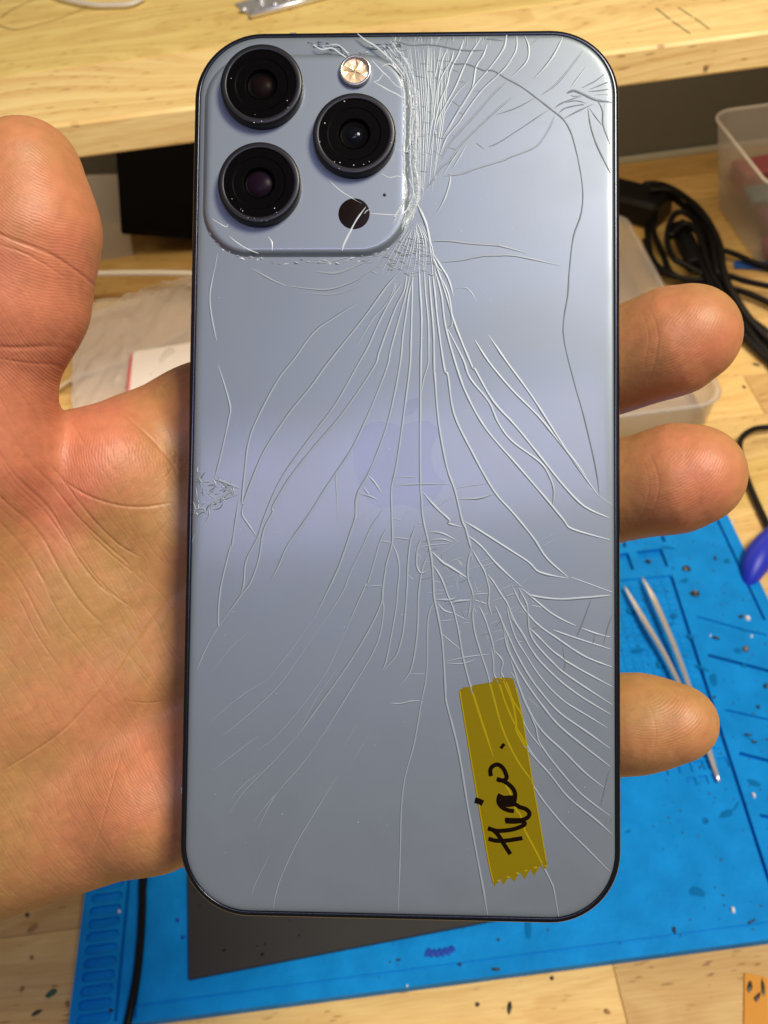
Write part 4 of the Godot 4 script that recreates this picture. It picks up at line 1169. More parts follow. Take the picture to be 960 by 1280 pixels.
	crack(0.20, 1, [Vector2(-11.39, -1.05), Vector2(-11.86, -1.78), Vector2(-11.40, -9.94)])
	crack(0.32, 1, [Vector2(-34.43, 36.72), Vector2(-35.40, 31.11), Vector2(-34.88, 26.37), Vector2(-33.95, 22.50)])
	crack(0.35, 1, [Vector2(-33.66, 18.21), Vector2(-31.39, 10.96), Vector2(-31.55, 7.97), Vector2(-33.11, 0.32), Vector2(-33.91, -2.65)])
	crack(0.49, 1, [Vector2(-33.97, -2.71), Vector2(-31.95, -3.33), Vector2(-29.39, -4.31)])
	crack(0.35, 1, [Vector2(-29.36, -5.94), Vector2(-29.84, -9.73), Vector2(-30.48, -14.43), Vector2(-30.89, -15.39), Vector2(-32.45, -22.53), Vector2(-32.77, -28.38), Vector2(-32.41, -29.21)])
	crack(0.26, 1, [Vector2(-32.75, -29.21), Vector2(-35.19, -33.82), Vector2(-36.39, -37.16)])
	crack(0.38, 1, [Vector2(-28.43, -7.19), Vector2(-28.77, -9.00), Vector2(-27.65, -10.80), Vector2(-25.98, -13.13)])
	crack(0.32, 1, [Vector2(-34.43, -7.06), Vector2(-32.27, -5.96), Vector2(-31.01, -5.04), Vector2(-29.56, -4.85)])
	crack(0.32, 1, [Vector2(-34.60, -7.60), Vector2(-32.44, -6.50), Vector2(-29.37, -5.39)])
	crack(0.29, 1, [Vector2(-34.96, -7.97), Vector2(-34.75, -9.41), Vector2(-35.98, -11.59)])
	crack(0.26, 1, [Vector2(-37.51, -7.99), Vector2(-36.78, -8.16), Vector2(-35.87, -7.98), Vector2(-35.13, -8.87)])
	crack(0.23, -1, [Vector2(-37.29, -9.79), Vector2(-35.86, -8.70), Vector2(-35.30, -9.06)])
	crack(0.26, 1, [Vector2(-37.46, -1.28), Vector2(-36.18, -1.45)])
	crack(0.26, -1, [Vector2(-36.71, -2.18), Vector2(-36.60, -3.27), Vector2(-36.21, -4.36)])
	crack(0.23, 1, [Vector2(-37.22, -4.36), Vector2(-37.11, -5.27), Vector2(-37.00, -6.17)])
	crack(0.23, -1, [Vector2(-35.22, -3.99), Vector2(-34.13, -3.80), Vector2(-33.21, -4.33)])
	crack(0.23, 1, [Vector2(-35.38, -5.07), Vector2(-34.46, -5.79), Vector2(-33.35, -6.51)])
	crack(0.23, 1, [Vector2(-37.71, -6.90), Vector2(-37.33, -7.99), Vector2(-37.49, -8.89)])
	crack(0.23, -1, [Vector2(-34.05, -8.32), Vector2(-32.78, -7.95), Vector2(-32.25, -7.04)])
	crack(0.26, 1, [Vector2(-37.24, -12.68), Vector2(-37.75, -14.13)])
	crack(0.20, 1, [Vector2(-32.12, -4.33), Vector2(-31.92, -5.41)])
	crack(0.20, 1, [Vector2(-34.10, -5.61), Vector2(-33.53, -6.87)])
	crack(0.20, 1, [Vector2(-35.71, -6.89), Vector2(-34.79, -7.42)])
	crack(0.32, 1, [Vector2(-27.76, 35.85), Vector2(-23.87, 33.69), Vector2(-21.29, 32.61)])
	crack(0.35, 1, [Vector2(-20.87, 32.61), Vector2(-14.47, 31.96), Vector2(-10.23, 33.03), Vector2(-7.27, 34.53)])
	crack(0.29, 1, [Vector2(-16.21, 35.40), Vector2(-12.38, 34.97), Vector2(-8.56, 36.25)])
	crack(0.23, 1, [Vector2(-18.72, 31.53), Vector2(-12.75, 31.10), Vector2(-7.67, 32.81)])
	crack(0.29, 1, [Vector2(-17.70, 37.19), Vector2(-14.53, 36.94), Vector2(-11.37, 37.67), Vector2(-9.43, 38.16)])
	crack(0.26, 1, [Vector2(-15.24, 35.09), Vector2(-12.07, 35.21), Vector2(-8.44, 36.44), Vector2(-6.03, 37.66)])
	crack(0.23, 1, [Vector2(-8.90, 33.98), Vector2(-6.49, 35.20), Vector2(-4.56, 36.68)])
	crack(0.26, 1, [Vector2(-27.95, 35.97), Vector2(-25.98, 35.23)])
	crack(0.32, 1, [Vector2(-34.13, 38.70), Vector2(-34.56, 35.74)])
	crack(0.38, 1, [Vector2(-1.41, -2.19), Vector2(3.01, -2.04)])
	crack(0.35, 1, [Vector2(-1.64, -3.75), Vector2(3.26, -3.36), Vector2(8.51, -3.33)])
	crack(0.35, 1, [Vector2(9.50, -4.04), Vector2(14.91, -3.16)])
	crack(0.38, 1, [Vector2(9.93, -5.92), Vector2(13.47, -5.89), Vector2(16.38, -5.03)])
	crack(0.41, 1, [Vector2(-6.21, -1.74), Vector2(-4.88, -3.18), Vector2(-3.54, -5.21)])
	crack(0.32, 1, [Vector2(-7.15, -3.67), Vector2(-6.06, -5.11), Vector2(-5.93, -5.59)])
	crack(0.38, 1, [Vector2(-7.50, -5.24), Vector2(-5.81, -5.58), Vector2(-4.25, -6.29)])
	crack(0.20, 1, [Vector2(-3.42, -5.09), Vector2(-1.88, -3.64)])
	crack(0.35, 1, [Vector2(-1.70, -9.63), Vector2(-0.03, -9.85)])
	crack(0.20, 1, [Vector2(-0.03, -9.85), Vector2(1.27, -8.05)])
	crack(0.20, 1, [Vector2(-1.45, -11.54), Vector2(-0.02, -10.57)])
	crack(0.43, 1, [Vector2(-1.43, -12.97), Vector2(1.55, -13.30)])
	crack(0.43, 1, [Vector2(-3.82, -13.59), Vector2(-1.78, -13.93)])
	crack(0.29, 1, [Vector2(2.84, -10.31), Vector2(3.79, -10.30)])
	crack(0.23, 1, [Vector2(-8.40, -10.04), Vector2(-6.62, -8.95)])
	crack(0.26, 1, [Vector2(6.16, -7.41), Vector2(9.01, -5.72)])
	crack(0.26, 1, [Vector2(8.32, -9.78), Vector2(10.10, -8.81)])
	crack(0.35, 1, [Vector2(4.76, -12.08), Vector2(6.90, -12.06), Vector2(10.00, -13.46)])
	crack(0.32, 1, [Vector2(5.01, -13.39), Vector2(7.39, -13.25), Vector2(9.06, -13.71)])
	crack(0.26, 1, [Vector2(3.12, -14.95), Vector2(5.02, -14.34), Vector2(8.58, -13.95)])
	crack(0.32, 1, [Vector2(6.58, -16.23), Vector2(11.19, -12.98)])
	crack(0.46, 1, [Vector2(5.50, -15.53), Vector2(7.42, -17.41), Vector2(8.61, -18.11), Vector2(11.94, -20.21)])
	crack(0.29, 1, [Vector2(4.32, -17.32), Vector2(5.04, -17.32)])
	crack(0.35, 1, [Vector2(-6.24, -21.83), Vector2(-3.26, -21.56)])
	crack(0.26, 1, [Vector2(-1.63, -42.44), Vector2(0.02, -42.50), Vector2(1.88, -42.06), Vector2(3.74, -41.87)])
	crack(0.29, 1, [Vector2(1.64, -37.25), Vector2(4.54, -37.21)])
	crack(0.43, 1, [Vector2(3.66, -4.71), Vector2(5.98, -7.41), Vector2(8.50, -9.77), Vector2(8.50, -10.44), Vector2(11.00, -11.04)])
	crack(0.43, 1, [Vector2(11.20, -10.00), Vector2(13.91, -11.64), Vector2(18.49, -14.52), Vector2(22.63, -17.17), Vector2(24.70, -19.02), Vector2(29.65, -20.00)])
	crack(0.41, 1, [Vector2(30.26, -19.79), Vector2(37.45, -22.39)])
	crack(0.41, 1, [Vector2(11.84, -12.49), Vector2(14.34, -14.55), Vector2(17.26, -17.85), Vector2(21.40, -21.54)])
	crack(0.35, 1, [Vector2(12.51, -14.99), Vector2(11.93, -17.37), Vector2(11.94, -20.21), Vector2(12.66, -22.34), Vector2(12.91, -23.99)])
	crack(0.35, 1, [Vector2(12.62, -14.99), Vector2(13.82, -17.11), Vector2(14.78, -18.76), Vector2(15.26, -20.18), Vector2(15.74, -22.31), Vector2(15.63, -24.67), Vector2(16.23, -26.79)])
	crack(0.32, 1, [Vector2(12.44, -24.00), Vector2(12.21, -25.89), Vector2(11.86, -27.55)])
	crack(0.38, 1, [Vector2(5.76, -17.90), Vector2(7.20, -20.26), Vector2(8.40, -23.33), Vector2(9.37, -25.69), Vector2(10.34, -29.69), Vector2(11.07, -33.92), Vector2(12.40, -38.95), Vector2(14.49, -45.47), Vector2(16.57, -51.55)])
	crack(0.23, 1, [Vector2(24.28, -13.63), Vector2(27.58, -11.94)])
	crack(0.23, 1, [Vector2(24.69, -14.67), Vector2(27.17, -13.19)])
	crack(0.26, 1, [Vector2(23.25, -17.38), Vector2(24.90, -15.29)])
	crack(0.20, 1, [Vector2(21.20, -21.54), Vector2(22.64, -19.87)])
	crack(0.26, 1, [Vector2(5.78, -20.75), Vector2(7.20, -20.98)])
	crack(0.29, 1, [Vector2(5.79, -22.30), Vector2(7.69, -22.39)])
	crack(0.29, 1, [Vector2(5.91, -23.12), Vector2(7.81, -22.98)])
	crack(0.43, 1, [Vector2(5.92, -23.95), Vector2(8.65, -24.04), Vector2(9.83, -23.55)])
	crack(0.46, 1, [Vector2(9.12, -24.63), Vector2(10.07, -24.26), Vector2(12.67, -24.00)])
	crack(0.35, 1, [Vector2(6.52, -24.54), Vector2(7.71, -25.94), Vector2(9.37, -26.40)])
	crack(0.35, 1, [Vector2(9.37, -26.40), Vector2(11.74, -27.55)])
	crack(0.38, 1, [Vector2(7.01, -27.84), Vector2(9.38, -27.58)])
	crack(0.38, 1, [Vector2(7.50, -30.20), Vector2(10.59, -32.75)])
	crack(0.38, 1, [Vector2(12.90, -23.05), Vector2(15.74, -22.78)])
	crack(0.41, 1, [Vector2(13.15, -23.99), Vector2(15.28, -24.68)])
	crack(0.32, 1, [Vector2(14.30, -17.11), Vector2(15.71, -16.62)])
	crack(0.32, 1, [Vector2(14.54, -18.05), Vector2(16.66, -17.32)])
	crack(0.26, 1, [Vector2(12.17, -18.55), Vector2(14.54, -17.82)])
	crack(0.26, 1, [Vector2(15.01, -18.76), Vector2(16.43, -17.56)])
	crack(0.23, 1, [Vector2(12.90, -22.57), Vector2(15.02, -20.89)])
	crack(0.35, 1, [Vector2(15.49, -19.47), Vector2(16.68, -21.11), Vector2(17.87, -22.99), Vector2(18.58, -23.93)])
	crack(0.32, 1, [Vector2(17.63, -22.29), Vector2(19.75, -21.20)])
	crack(0.32, 1, [Vector2(18.34, -23.46), Vector2(20.23, -22.73)])
	crack(0.26, 1, [Vector2(16.22, -24.19), Vector2(18.34, -23.46)])
	crack(0.35, 1, [Vector2(14.58, -26.57), Vector2(15.52, -26.44)])
	crack(0.35, 1, [Vector2(13.86, -24.93), Vector2(15.05, -27.51), Vector2(16.25, -31.27), Vector2(16.73, -33.85)])
	crack(0.35, 1, [Vector2(13.15, -24.70), Vector2(12.80, -26.59), Vector2(13.17, -29.66), Vector2(14.13, -32.94), Vector2(15.39, -36.68), Vector2(15.93, -38.78), Vector2(17.00, -42.80), Vector2(18.07, -46.46), Vector2(19.49, -49.76), Vector2(21.25, -52.87), Vector2(23.36, -55.61)])
	crack(0.32, 1, [Vector2(16.69, -24.90), Vector2(17.89, -27.48), Vector2(19.32, -32.40)])
	crack(0.35, 1, [Vector2(19.05, -24.63), Vector2(19.77, -27.22), Vector2(21.66, -29.79), Vector2(23.55, -33.52)])
	crack(0.29, 1, [Vector2(16.49, -31.50), Vector2(19.78, -30.04)])
	crack(0.26, 1, [Vector2(18.37, -31.47), Vector2(19.78, -30.99)])
	crack(0.29, 1, [Vector2(20.73, -31.44), Vector2(21.67, -31.20)])
	crack(0.29, 1, [Vector2(21.65, -25.07), Vector2(22.59, -25.06)])
	crack(0.29, 1, [Vector2(20.95, -26.26), Vector2(21.65, -26.02)])
	crack(0.35, 1, [Vector2(23.30, -24.82), Vector2(25.18, -25.27)])
	crack(0.23, 1, [Vector2(10.54, -23.07), Vector2(11.01, -22.36)])
	crack(0.29, 1, [Vector2(12.39, -15.46), Vector2(12.87, -17.36)])
	crack(0.26, 1, [Vector2(15.49, -20.18), Vector2(16.45, -21.59)])
	crack(0.29, 1, [Vector2(8.24, -34.90), Vector2(12.37, -34.02), Vector2(15.88, -33.56)])
	crack(0.26, 1, [Vector2(8.25, -35.23), Vector2(11.14, -35.27), Vector2(13.61, -34.42)])
	crack(0.32, 1, [Vector2(16.08, -32.33), Vector2(16.50, -34.79), Vector2(16.63, -37.02), Vector2(17.52, -38.76), Vector2(18.76, -42.43), Vector2(20.53, -46.25), Vector2(22.12, -48.84), Vector2(23.53, -51.09), Vector2(26.86, -55.03)])
	crack(0.32, 1, [Vector2(16.49, -32.73), Vector2(18.15, -34.77), Vector2(17.86, -36.65), Vector2(18.75, -38.39), Vector2(19.99, -41.71), Vector2(21.23, -43.62), Vector2(22.11, -45.88), Vector2(23.52, -48.12), Vector2(26.86, -51.90)])
	crack(0.35, 1, [Vector2(21.40, -21.77), Vector2(23.53, -23.64), Vector2(26.36, -25.96), Vector2(28.71, -27.35), Vector2(31.06, -28.38)])
	crack(0.35, 1, [Vector2(31.99, -28.72), Vector2(34.33, -29.63), Vector2(37.14, -30.30)])
	crack(0.43, 1, [Vector2(22.59, -22.94), Vector2(24.00, -23.28), Vector2(26.36, -23.61), Vector2(29.18, -23.69), Vector2(32.23, -23.42), Vector2(33.87, -23.29), Vector2(37.15, -22.90)])
	crack(0.26, -1, [Vector2(33.75, -23.52), Vector2(32.93, -25.89), Vector2(31.76, -28.96), Vector2(31.06, -30.37)])
	crack(0.35, 1, [Vector2(27.07, -29.13), Vector2(29.18, -29.93), Vector2(33.40, -31.28), Vector2(37.14, -32.40)])
	crack(0.26, -1, [Vector2(37.38, -26.54), Vector2(36.68, -28.43), Vector2(35.74, -31.95)])
	crack(0.23, -1, [Vector2(34.33, -29.63), Vector2(34.22, -30.80), Vector2(33.86, -31.74)])
	crack(0.26, -1, [Vector2(28.71, -32.05), Vector2(28.95, -33.68), Vector2(29.18, -35.09), Vector2(28.71, -36.61)])
	crack(0.38, 1, [Vector2(19.75, -21.32), Vector2(21.18, -24.37), Vector2(22.83, -26.71), Vector2(24.72, -28.57), Vector2(27.77, -30.65), Vector2(30.12, -32.26), Vector2(32.37, -33.64), Vector2(34.74, -34.66), Vector2(37.36, -35.54)])
	crack(0.38, 1, [Vector2(22.60, -28.60), Vector2(24.49, -30.46), Vector2(26.84, -32.77), Vector2(28.71, -34.15), Vector2(29.47, -34.73), Vector2(32.63, -36.53), Vector2(37.36, -38.96)])
	crack(0.38, 1, [Vector2(20.93, -21.78), Vector2(22.36, -24.59), Vector2(22.60, -26.71), Vector2(22.84, -29.30), Vector2(23.78, -31.40), Vector2(25.78, -33.73), Vector2(27.37, -35.29), Vector2(28.95, -36.71), Vector2(32.63, -39.16), Vector2(37.35, -42.10)])
	crack(0.38, 1, [Vector2(16.92, -21.82), Vector2(18.82, -24.40), Vector2(20.01, -27.22), Vector2(21.90, -30.49), Vector2(23.93, -33.75), Vector2(26.05, -36.09), Vector2(28.95, -38.68), Vector2(32.63, -41.26), Vector2(37.09, -43.81)])
	crack(0.32, 1, [Vector2(18.82, -24.63), Vector2(19.30, -27.22), Vector2(20.49, -30.74), Vector2(22.35, -33.77), Vector2(24.20, -36.65), Vector2(26.58, -39.51), Vector2(29.21, -41.83), Vector2(32.63, -43.88), Vector2(36.56, -46.17)])
	crack(0.38, 1, [Vector2(16.93, -25.36), Vector2(18.36, -28.65), Vector2(19.55, -31.22), Vector2(20.76, -33.79), Vector2(22.89, -37.46), Vector2(25.26, -40.58), Vector2(28.16, -43.68), Vector2(32.63, -46.75), Vector2(37.07, -49.81)])
	crack(0.41, 1, [Vector2(18.36, -29.59), Vector2(18.84, -31.94), Vector2(19.84, -34.32), Vector2(22.09, -38.26), Vector2(25.27, -42.68), Vector2(28.17, -46.04), Vector2(32.63, -49.63), Vector2(37.07, -52.94)])
	crack(0.38, 1, [Vector2(19.44, -34.07), Vector2(21.04, -39.06), Vector2(22.90, -43.50), Vector2(25.28, -47.13), Vector2(28.96, -50.47), Vector2(32.62, -54.06), Vector2(36.02, -56.60)])
	crack(0.38, 1, [Vector2(19.62, -36.62), Vector2(20.86, -38.71), Vector2(21.93, -41.68), Vector2(22.99, -43.94), Vector2(24.05, -46.37), Vector2(24.75, -49.09), Vector2(28.03, -53.50), Vector2(32.10, -57.88), Vector2(36.97, -61.42)])
	crack(0.38, 1, [Vector2(17.86, -37.35), Vector2(19.82, -41.89), Vector2(20.53, -45.38), Vector2(20.65, -47.12), Vector2(22.71, -50.35), Vector2(26.39, -54.34), Vector2(29.66, -58.33), Vector2(34.13, -61.88), Vector2(37.36, -64.63)])
	crack(0.35, 1, [Vector2(23.13, -55.62), Vector2(25.18, -58.82), Vector2(28.85, -63.19), Vector2(32.91, -67.13), Vector2(36.95, -71.06)])
	crack(0.35, 1, [Vector2(18.64, -56.39), Vector2(19.52, -57.77), Vector2(20.58, -60.70), Vector2(21.28, -61.55), Vector2(22.16, -64.30), Vector2(23.74, -67.20), Vector2(25.49, -70.62), Vector2(26.88, -73.34), Vector2(27.23, -74.47), Vector2(28.04, -78.94)])
	crack(0.20, 1, [Vector2(22.63, -41.14), Vector2(24.74, -42.95)])
	crack(0.26, -1, [Vector2(36.98, -53.35), Vector2(36.16, -56.19), Vector2(35.35, -59.84)])
	crack(0.23, -1, [Vector2(36.36, -57.00), Vector2(35.14, -59.44)])
	crack(0.23, -1, [Vector2(36.56, -61.83), Vector2(36.15, -63.05)])
	crack(0.23, -1, [Vector2(37.37, -61.82), Vector2(36.76, -63.03)])
	crack(0.19, 1, [Vector2(-25.28, -48.63), Vector2(-28.99, -51.57), Vector2(-33.12, -54.72)])
	crack(0.19, 1, [Vector2(-24.76, -54.98), Vector2(-27.64, -57.29), Vector2(-29.89, -59.79)])
	crack(0.20, 1, [Vector2(-11.97, -46.36), Vector2(-14.84, -49.69)])
	crack(0.20, 1, [Vector2(-7.40, -45.87), Vector2(-9.85, -50.02)])
	crack(0.17, 1, [Vector2(-16.46, -52.59), Vector2(-19.74, -56.33), Vector2(-23.01, -60.07), Vector2(-25.86, -63.79)])
	crack(0.23, 1, [Vector2(-11.03, -55.35), Vector2(-15.49, -62.78), Vector2(-18.32, -67.71), Vector2(-21.13, -74.26), Vector2(-22.09, -78.73)])
	crack(0.17, 1, [Vector2(-22.86, -69.43), Vector2(-25.27, -74.35), Vector2(-25.86, -76.39)])
	crack(0.17, 1, [Vector2(-23.76, -38.64), Vector2(-28.33, -41.60), Vector2(-34.11, -46.44)])
	crack(0.16, 1, [Vector2(-26.43, -29.55), Vector2(-30.16, -32.93), Vector2(-33.86, -37.54)])
	crack(0.16, 1, [Vector2(-19.23, -33.61), Vector2(-21.71, -36.13)])
	crack(0.16, 1, [Vector2(-10.85, -35.98), Vector2(-14.94, -41.82), Vector2(-18.19, -48.04)])
	crack(0.16, 1, [Vector2(-5.31, -47.89), Vector2(-8.98, -53.68)])
	crack(0.19, 1, [Vector2(-15.55, -27.76), Vector2(-20.48, -34.46), Vector2(-23.76, -38.64)])
	crack(0.19, 1, [Vector2(-14.28, -28.99), Vector2(-18.37, -35.26), Vector2(-22.06, -40.27), Vector2(-27.42, -45.31), Vector2(-31.55, -48.67)])
	crack(0.19, 1, [Vector2(-10.08, -30.39), Vector2(-13.33, -37.26), Vector2(-17.43, -43.09), Vector2(-21.94, -48.51), Vector2(-25.24, -51.03)])
	crack(0.20, 1, [Vector2(-14.43, -49.42), Vector2(-17.28, -53.36), Vector2(-22.19, -59.23), Vector2(-25.01, -65.00)])
	crack(0.19, 1, [Vector2(-18.19, -48.45), Vector2(-21.87, -52.62), Vector2(-27.21, -58.10), Vector2(-30.05, -62.24)])
	crack(0.17, 1, [Vector2(-28.85, -23.54), Vector2(-31.72, -27.95), Vector2(-34.38, -32.15), Vector2(-36.00, -35.50)])
	crack(0.32, 1, [Vector2(4.09, 77.36), Vector2(3.88, 72.35), Vector2(4.15, 69.34), Vector2(3.47, 62.36), Vector2(2.75, 60.88)])
	crack(0.29, 1, [Vector2(4.34, 76.85), Vector2(4.51, 70.59), Vector2(4.90, 67.34), Vector2(4.45, 61.36)])
	crack(0.35, 1, [Vector2(7.76, 76.82), Vector2(6.79, 74.82), Vector2(6.09, 71.33), Vector2(5.62, 67.83), Vector2(5.16, 64.34), Vector2(4.70, 61.36)])
	crack(0.35, 1, [Vector2(8.74, 76.31), Vector2(8.26, 74.31), Vector2(6.33, 70.82), Vector2(5.63, 66.33)])
	crack(0.38, 1, [Vector2(10.67, 78.54), Vector2(9.71, 75.80), Vector2(8.27, 72.81), Vector2(7.56, 69.81), Vector2(6.36, 66.83), Vector2(5.65, 63.84), Vector2(5.19, 60.86)])
	crack(0.38, 1, [Vector2(13.84, 78.76), Vector2(11.91, 75.77), Vector2(10.46, 72.79), Vector2(9.26, 69.80), Vector2(7.58, 66.57), Vector2(6.14, 63.84), Vector2(5.67, 61.85)])
	crack(0.38, 1, [Vector2(14.94, 77.50), Vector2(14.10, 75.25), Vector2(12.89, 73.26), Vector2(12.18, 69.27), Vector2(10.26, 66.05), Vector2(8.33, 62.58), Vector2(6.89, 60.10)])
	crack(0.38, 1, [Vector2(18.46, 79.21), Vector2(17.74, 76.47), Vector2(15.57, 73.24), Vector2(12.67, 69.77), Vector2(10.74, 66.54), Vector2(9.06, 63.82), Vector2(7.62, 60.84)])
	crack(0.38, 1, [Vector2(19.45, 74.45), Vector2(17.51, 72.22), Vector2(14.13, 69.01), Vector2(11.72, 65.79), Vector2(9.79, 62.82), Vector2(7.62, 60.10), Vector2(6.43, 56.88)])
	crack(0.35, 1, [Vector2(18.49, 70.47), Vector2(16.32, 68.49), Vector2(13.18, 64.78), Vector2(10.28, 61.57), Vector2(7.87, 58.61), Vector2(6.68, 55.89)])
	crack(0.32, 1, [Vector2(19.47, 67.47), Vector2(16.81, 65.25), Vector2(13.19, 61.80), Vector2(9.82, 58.35), Vector2(8.38, 55.88), Vector2(6.45, 54.40), Vector2(5.25, 52.18), Vector2(4.05, 50.70)])
	crack(0.29, 1, [Vector2(6.29, 76.58), Vector2(5.59, 72.33), Vector2(4.88, 69.34)])
	crack(0.26, 1, [Vector2(4.83, 76.10), Vector2(4.62, 72.34), Vector2(4.99, 70.59)])
	crack(0.29, 1, [Vector2(11.69, 70.53), Vector2(9.76, 68.80), Vector2(7.83, 65.82), Vector2(6.63, 63.34)])
	crack(0.29, 1, [Vector2(11.26, 59.83), Vector2(9.34, 57.36), Vector2(7.89, 55.88)])
	crack(0.29, 1, [Vector2(8.63, 54.14), Vector2(9.83, 56.12), Vector2(11.27, 58.83)])
	crack(0.29, 1, [Vector2(6.94, 52.91), Vector2(8.38, 55.38), Vector2(10.30, 58.34)])
	crack(0.32, 1, [Vector2(6.45, 54.40), Vector2(5.25, 52.18), Vector2(4.05, 50.70)])
	crack(0.35, -1, [Vector2(8.26, 74.31), Vector2(8.99, 73.80), Vector2(11.19, 73.78), Vector2(13.14, 73.01), Vector2(14.60, 72.50), Vector2(16.06, 72.48), Vector2(18.49, 70.97), Vector2(18.49, 70.97), Vector2(21.16, 69.45), Vector2(23.83, 67.43), Vector2(27.21, 64.68), Vector2(28.90, 63.18), Vector2(30.34, 60.44), Vector2(31.43, 55.87)])
	crack(0.32, -1, [Vector2(8.31, 67.06), Vector2(10.02, 65.80)])
	crack(0.26, -1, [Vector2(9.75, 70.54), Vector2(10.96, 70.28)])
	crack(0.26, -1, [Vector2(8.51, 72.80), Vector2(9.73, 72.29)])
	crack(0.20, -1, [Vector2(12.43, 68.77), Vector2(13.89, 68.76)])
	crack(0.29, -1, [Vector2(9.78, 64.81), Vector2(10.51, 64.43)])
	crack(0.26, -1, [Vector2(4.63, 70.46), Vector2(5.36, 70.33)])
	crack(0.26, -1, [Vector2(4.67, 64.85), Vector2(5.52, 64.72)])
	crack(0.26, -1, [Vector2(6.80, 74.32), Vector2(8.50, 74.31)])
	crack(0.32, -1, [Vector2(12.96, 59.07), Vector2(14.54, 57.82)])
	crack(0.26, -1, [Vector2(7.63, 58.36), Vector2(9.82, 57.60)])
	crack(0.26, -1, [Vector2(8.59, 60.59), Vector2(9.08, 60.09)])
	crack(0.29, -1, [Vector2(6.16, 60.11), Vector2(7.14, 59.85)])
	crack(0.29, -1, [Vector2(5.21, 57.63), Vector2(6.67, 56.63)])
	crack(0.26, -1, [Vector2(1.78, 60.63), Vector2(4.46, 60.62)])
	crack(0.32, 1, [Vector2(5.18, 61.85), Vector2(5.67, 60.61), Vector2(5.69, 58.37)])
	crack(0.35, -1, [Vector2(-2.53, 78.18), Vector2(-0.81, 77.91), Vector2(0.91, 77.39), Vector2(3.84, 77.49), Vector2(6.29, 77.21), Vector2(9.22, 76.55), Vector2(11.66, 76.28), Vector2(14.34, 76.38)])
	crack(0.29, 1, [Vector2(-1.53, 76.41), Vector2(-0.06, 76.65), Vector2(1.15, 77.39)])
	crack(0.29, -1, [Vector2(14.33, 78.51), Vector2(16.03, 78.36), Vector2(17.98, 78.09)])
	crack(0.35, 1, [Vector2(18.46, 78.96), Vector2(17.98, 76.72), Vector2(16.53, 74.48)])
	crack(0.35, 1, [Vector2(20.28, 78.94), Vector2(20.05, 75.94), Vector2(17.51, 72.22)])
	crack(0.38, 1, [Vector2(21.74, 78.93), Vector2(22.47, 76.92), Vector2(22.12, 74.18), Vector2(19.22, 71.08)])
	crack(0.29, 1, [Vector2(24.65, 78.90), Vector2(22.59, 77.17)])
	crack(0.41, 1, [Vector2(28.65, 78.61), Vector2(27.20, 75.62), Vector2(25.51, 73.14), Vector2(23.58, 71.04)])
	crack(0.32, 1, [Vector2(32.28, 76.07), Vector2(30.10, 73.10), Vector2(27.45, 69.89), Vector2(24.79, 67.92)])
	crack(0.20, -1, [Vector2(23.83, 67.43), Vector2(20.20, 65.47), Vector2(16.58, 64.26)])
	crack(0.29, 1, [Vector2(33.24, 73.45), Vector2(31.31, 70.85), Vector2(30.10, 69.12)])
	crack(0.46, -1, [Vector2(29.38, 68.13), Vector2(30.58, 68.62), Vector2(32.03, 68.11), Vector2(34.68, 66.85), Vector2(37.56, 66.45)])
	crack(0.29, 1, [Vector2(30.10, 67.88), Vector2(30.83, 67.62), Vector2(32.03, 67.86)])
	crack(0.23, -1, [Vector2(32.03, 69.10), Vector2(34.44, 70.33), Vector2(36.37, 71.80)])
	crack(0.23, -1, [Vector2(33.48, 68.84), Vector2(35.40, 69.57), Vector2(37.09, 70.30)])
	crack(0.23, -1, [Vector2(33.24, 68.47), Vector2(35.16, 68.58), Vector2(37.33, 68.94)])
	crack(0.20, -1, [Vector2(34.44, 67.84), Vector2(37.32, 67.82)])
	crack(0.26, -1, [Vector2(27.21, 65.42), Vector2(28.66, 66.40), Vector2(32.03, 67.61)])
	crack(0.26, -1, [Vector2(27.93, 64.42), Vector2(29.14, 65.40), Vector2(32.03, 66.00), Vector2(32.51, 65.87)])
	crack(0.23, -1, [Vector2(29.14, 66.40), Vector2(31.07, 66.75), Vector2(32.99, 66.24)])
	crack(0.26, -1, [Vector2(28.90, 63.42), Vector2(31.07, 64.65), Vector2(34.20, 66.11)])
	crack(0.35, -1, [Vector2(33.23, 65.37), Vector2(33.71, 62.15), Vector2(34.67, 58.93), Vector2(36.10, 55.72), Vector2(37.30, 53.25)])
	crack(0.26, -1, [Vector2(33.47, 65.37), Vector2(34.67, 63.63), Vector2(35.99, 61.89)])
	crack(0.32, -1, [Vector2(34.92, 66.85), Vector2(35.88, 64.86), Vector2(35.99, 62.13), Vector2(37.31, 58.42)])
	crack(0.26, 1, [Vector2(36.60, 67.33), Vector2(36.12, 64.86)])
	crack(0.29, 1, [Vector2(27.21, 64.18), Vector2(26.49, 62.20), Vector2(25.05, 59.74), Vector2(23.36, 58.01), Vector2(19.02, 56.31), Vector2(18.06, 55.82), Vector2(13.23, 54.36), Vector2(9.36, 53.15), Vector2(7.91, 53.40)])
	crack(0.20, -1, [Vector2(26.24, 65.18), Vector2(22.63, 62.73), Vector2(19.01, 60.27), Vector2(16.60, 58.80), Vector2(15.15, 58.31)])
	crack(0.35, 1, [Vector2(8.39, 53.40), Vector2(8.16, 51.42), Vector2(7.21, 48.46), Vector2(5.78, 45.76)])
	crack(0.26, 1, [Vector2(6.94, 52.91), Vector2(8.88, 53.10), Vector2(10.82, 53.39), Vector2(12.75, 54.12)])
	crack(0.52, 1, [Vector2(2.13, 48.24), Vector2(3.36, 45.52), Vector2(4.10, 43.54), Vector2(4.60, 41.08), Vector2(4.86, 39.61)])
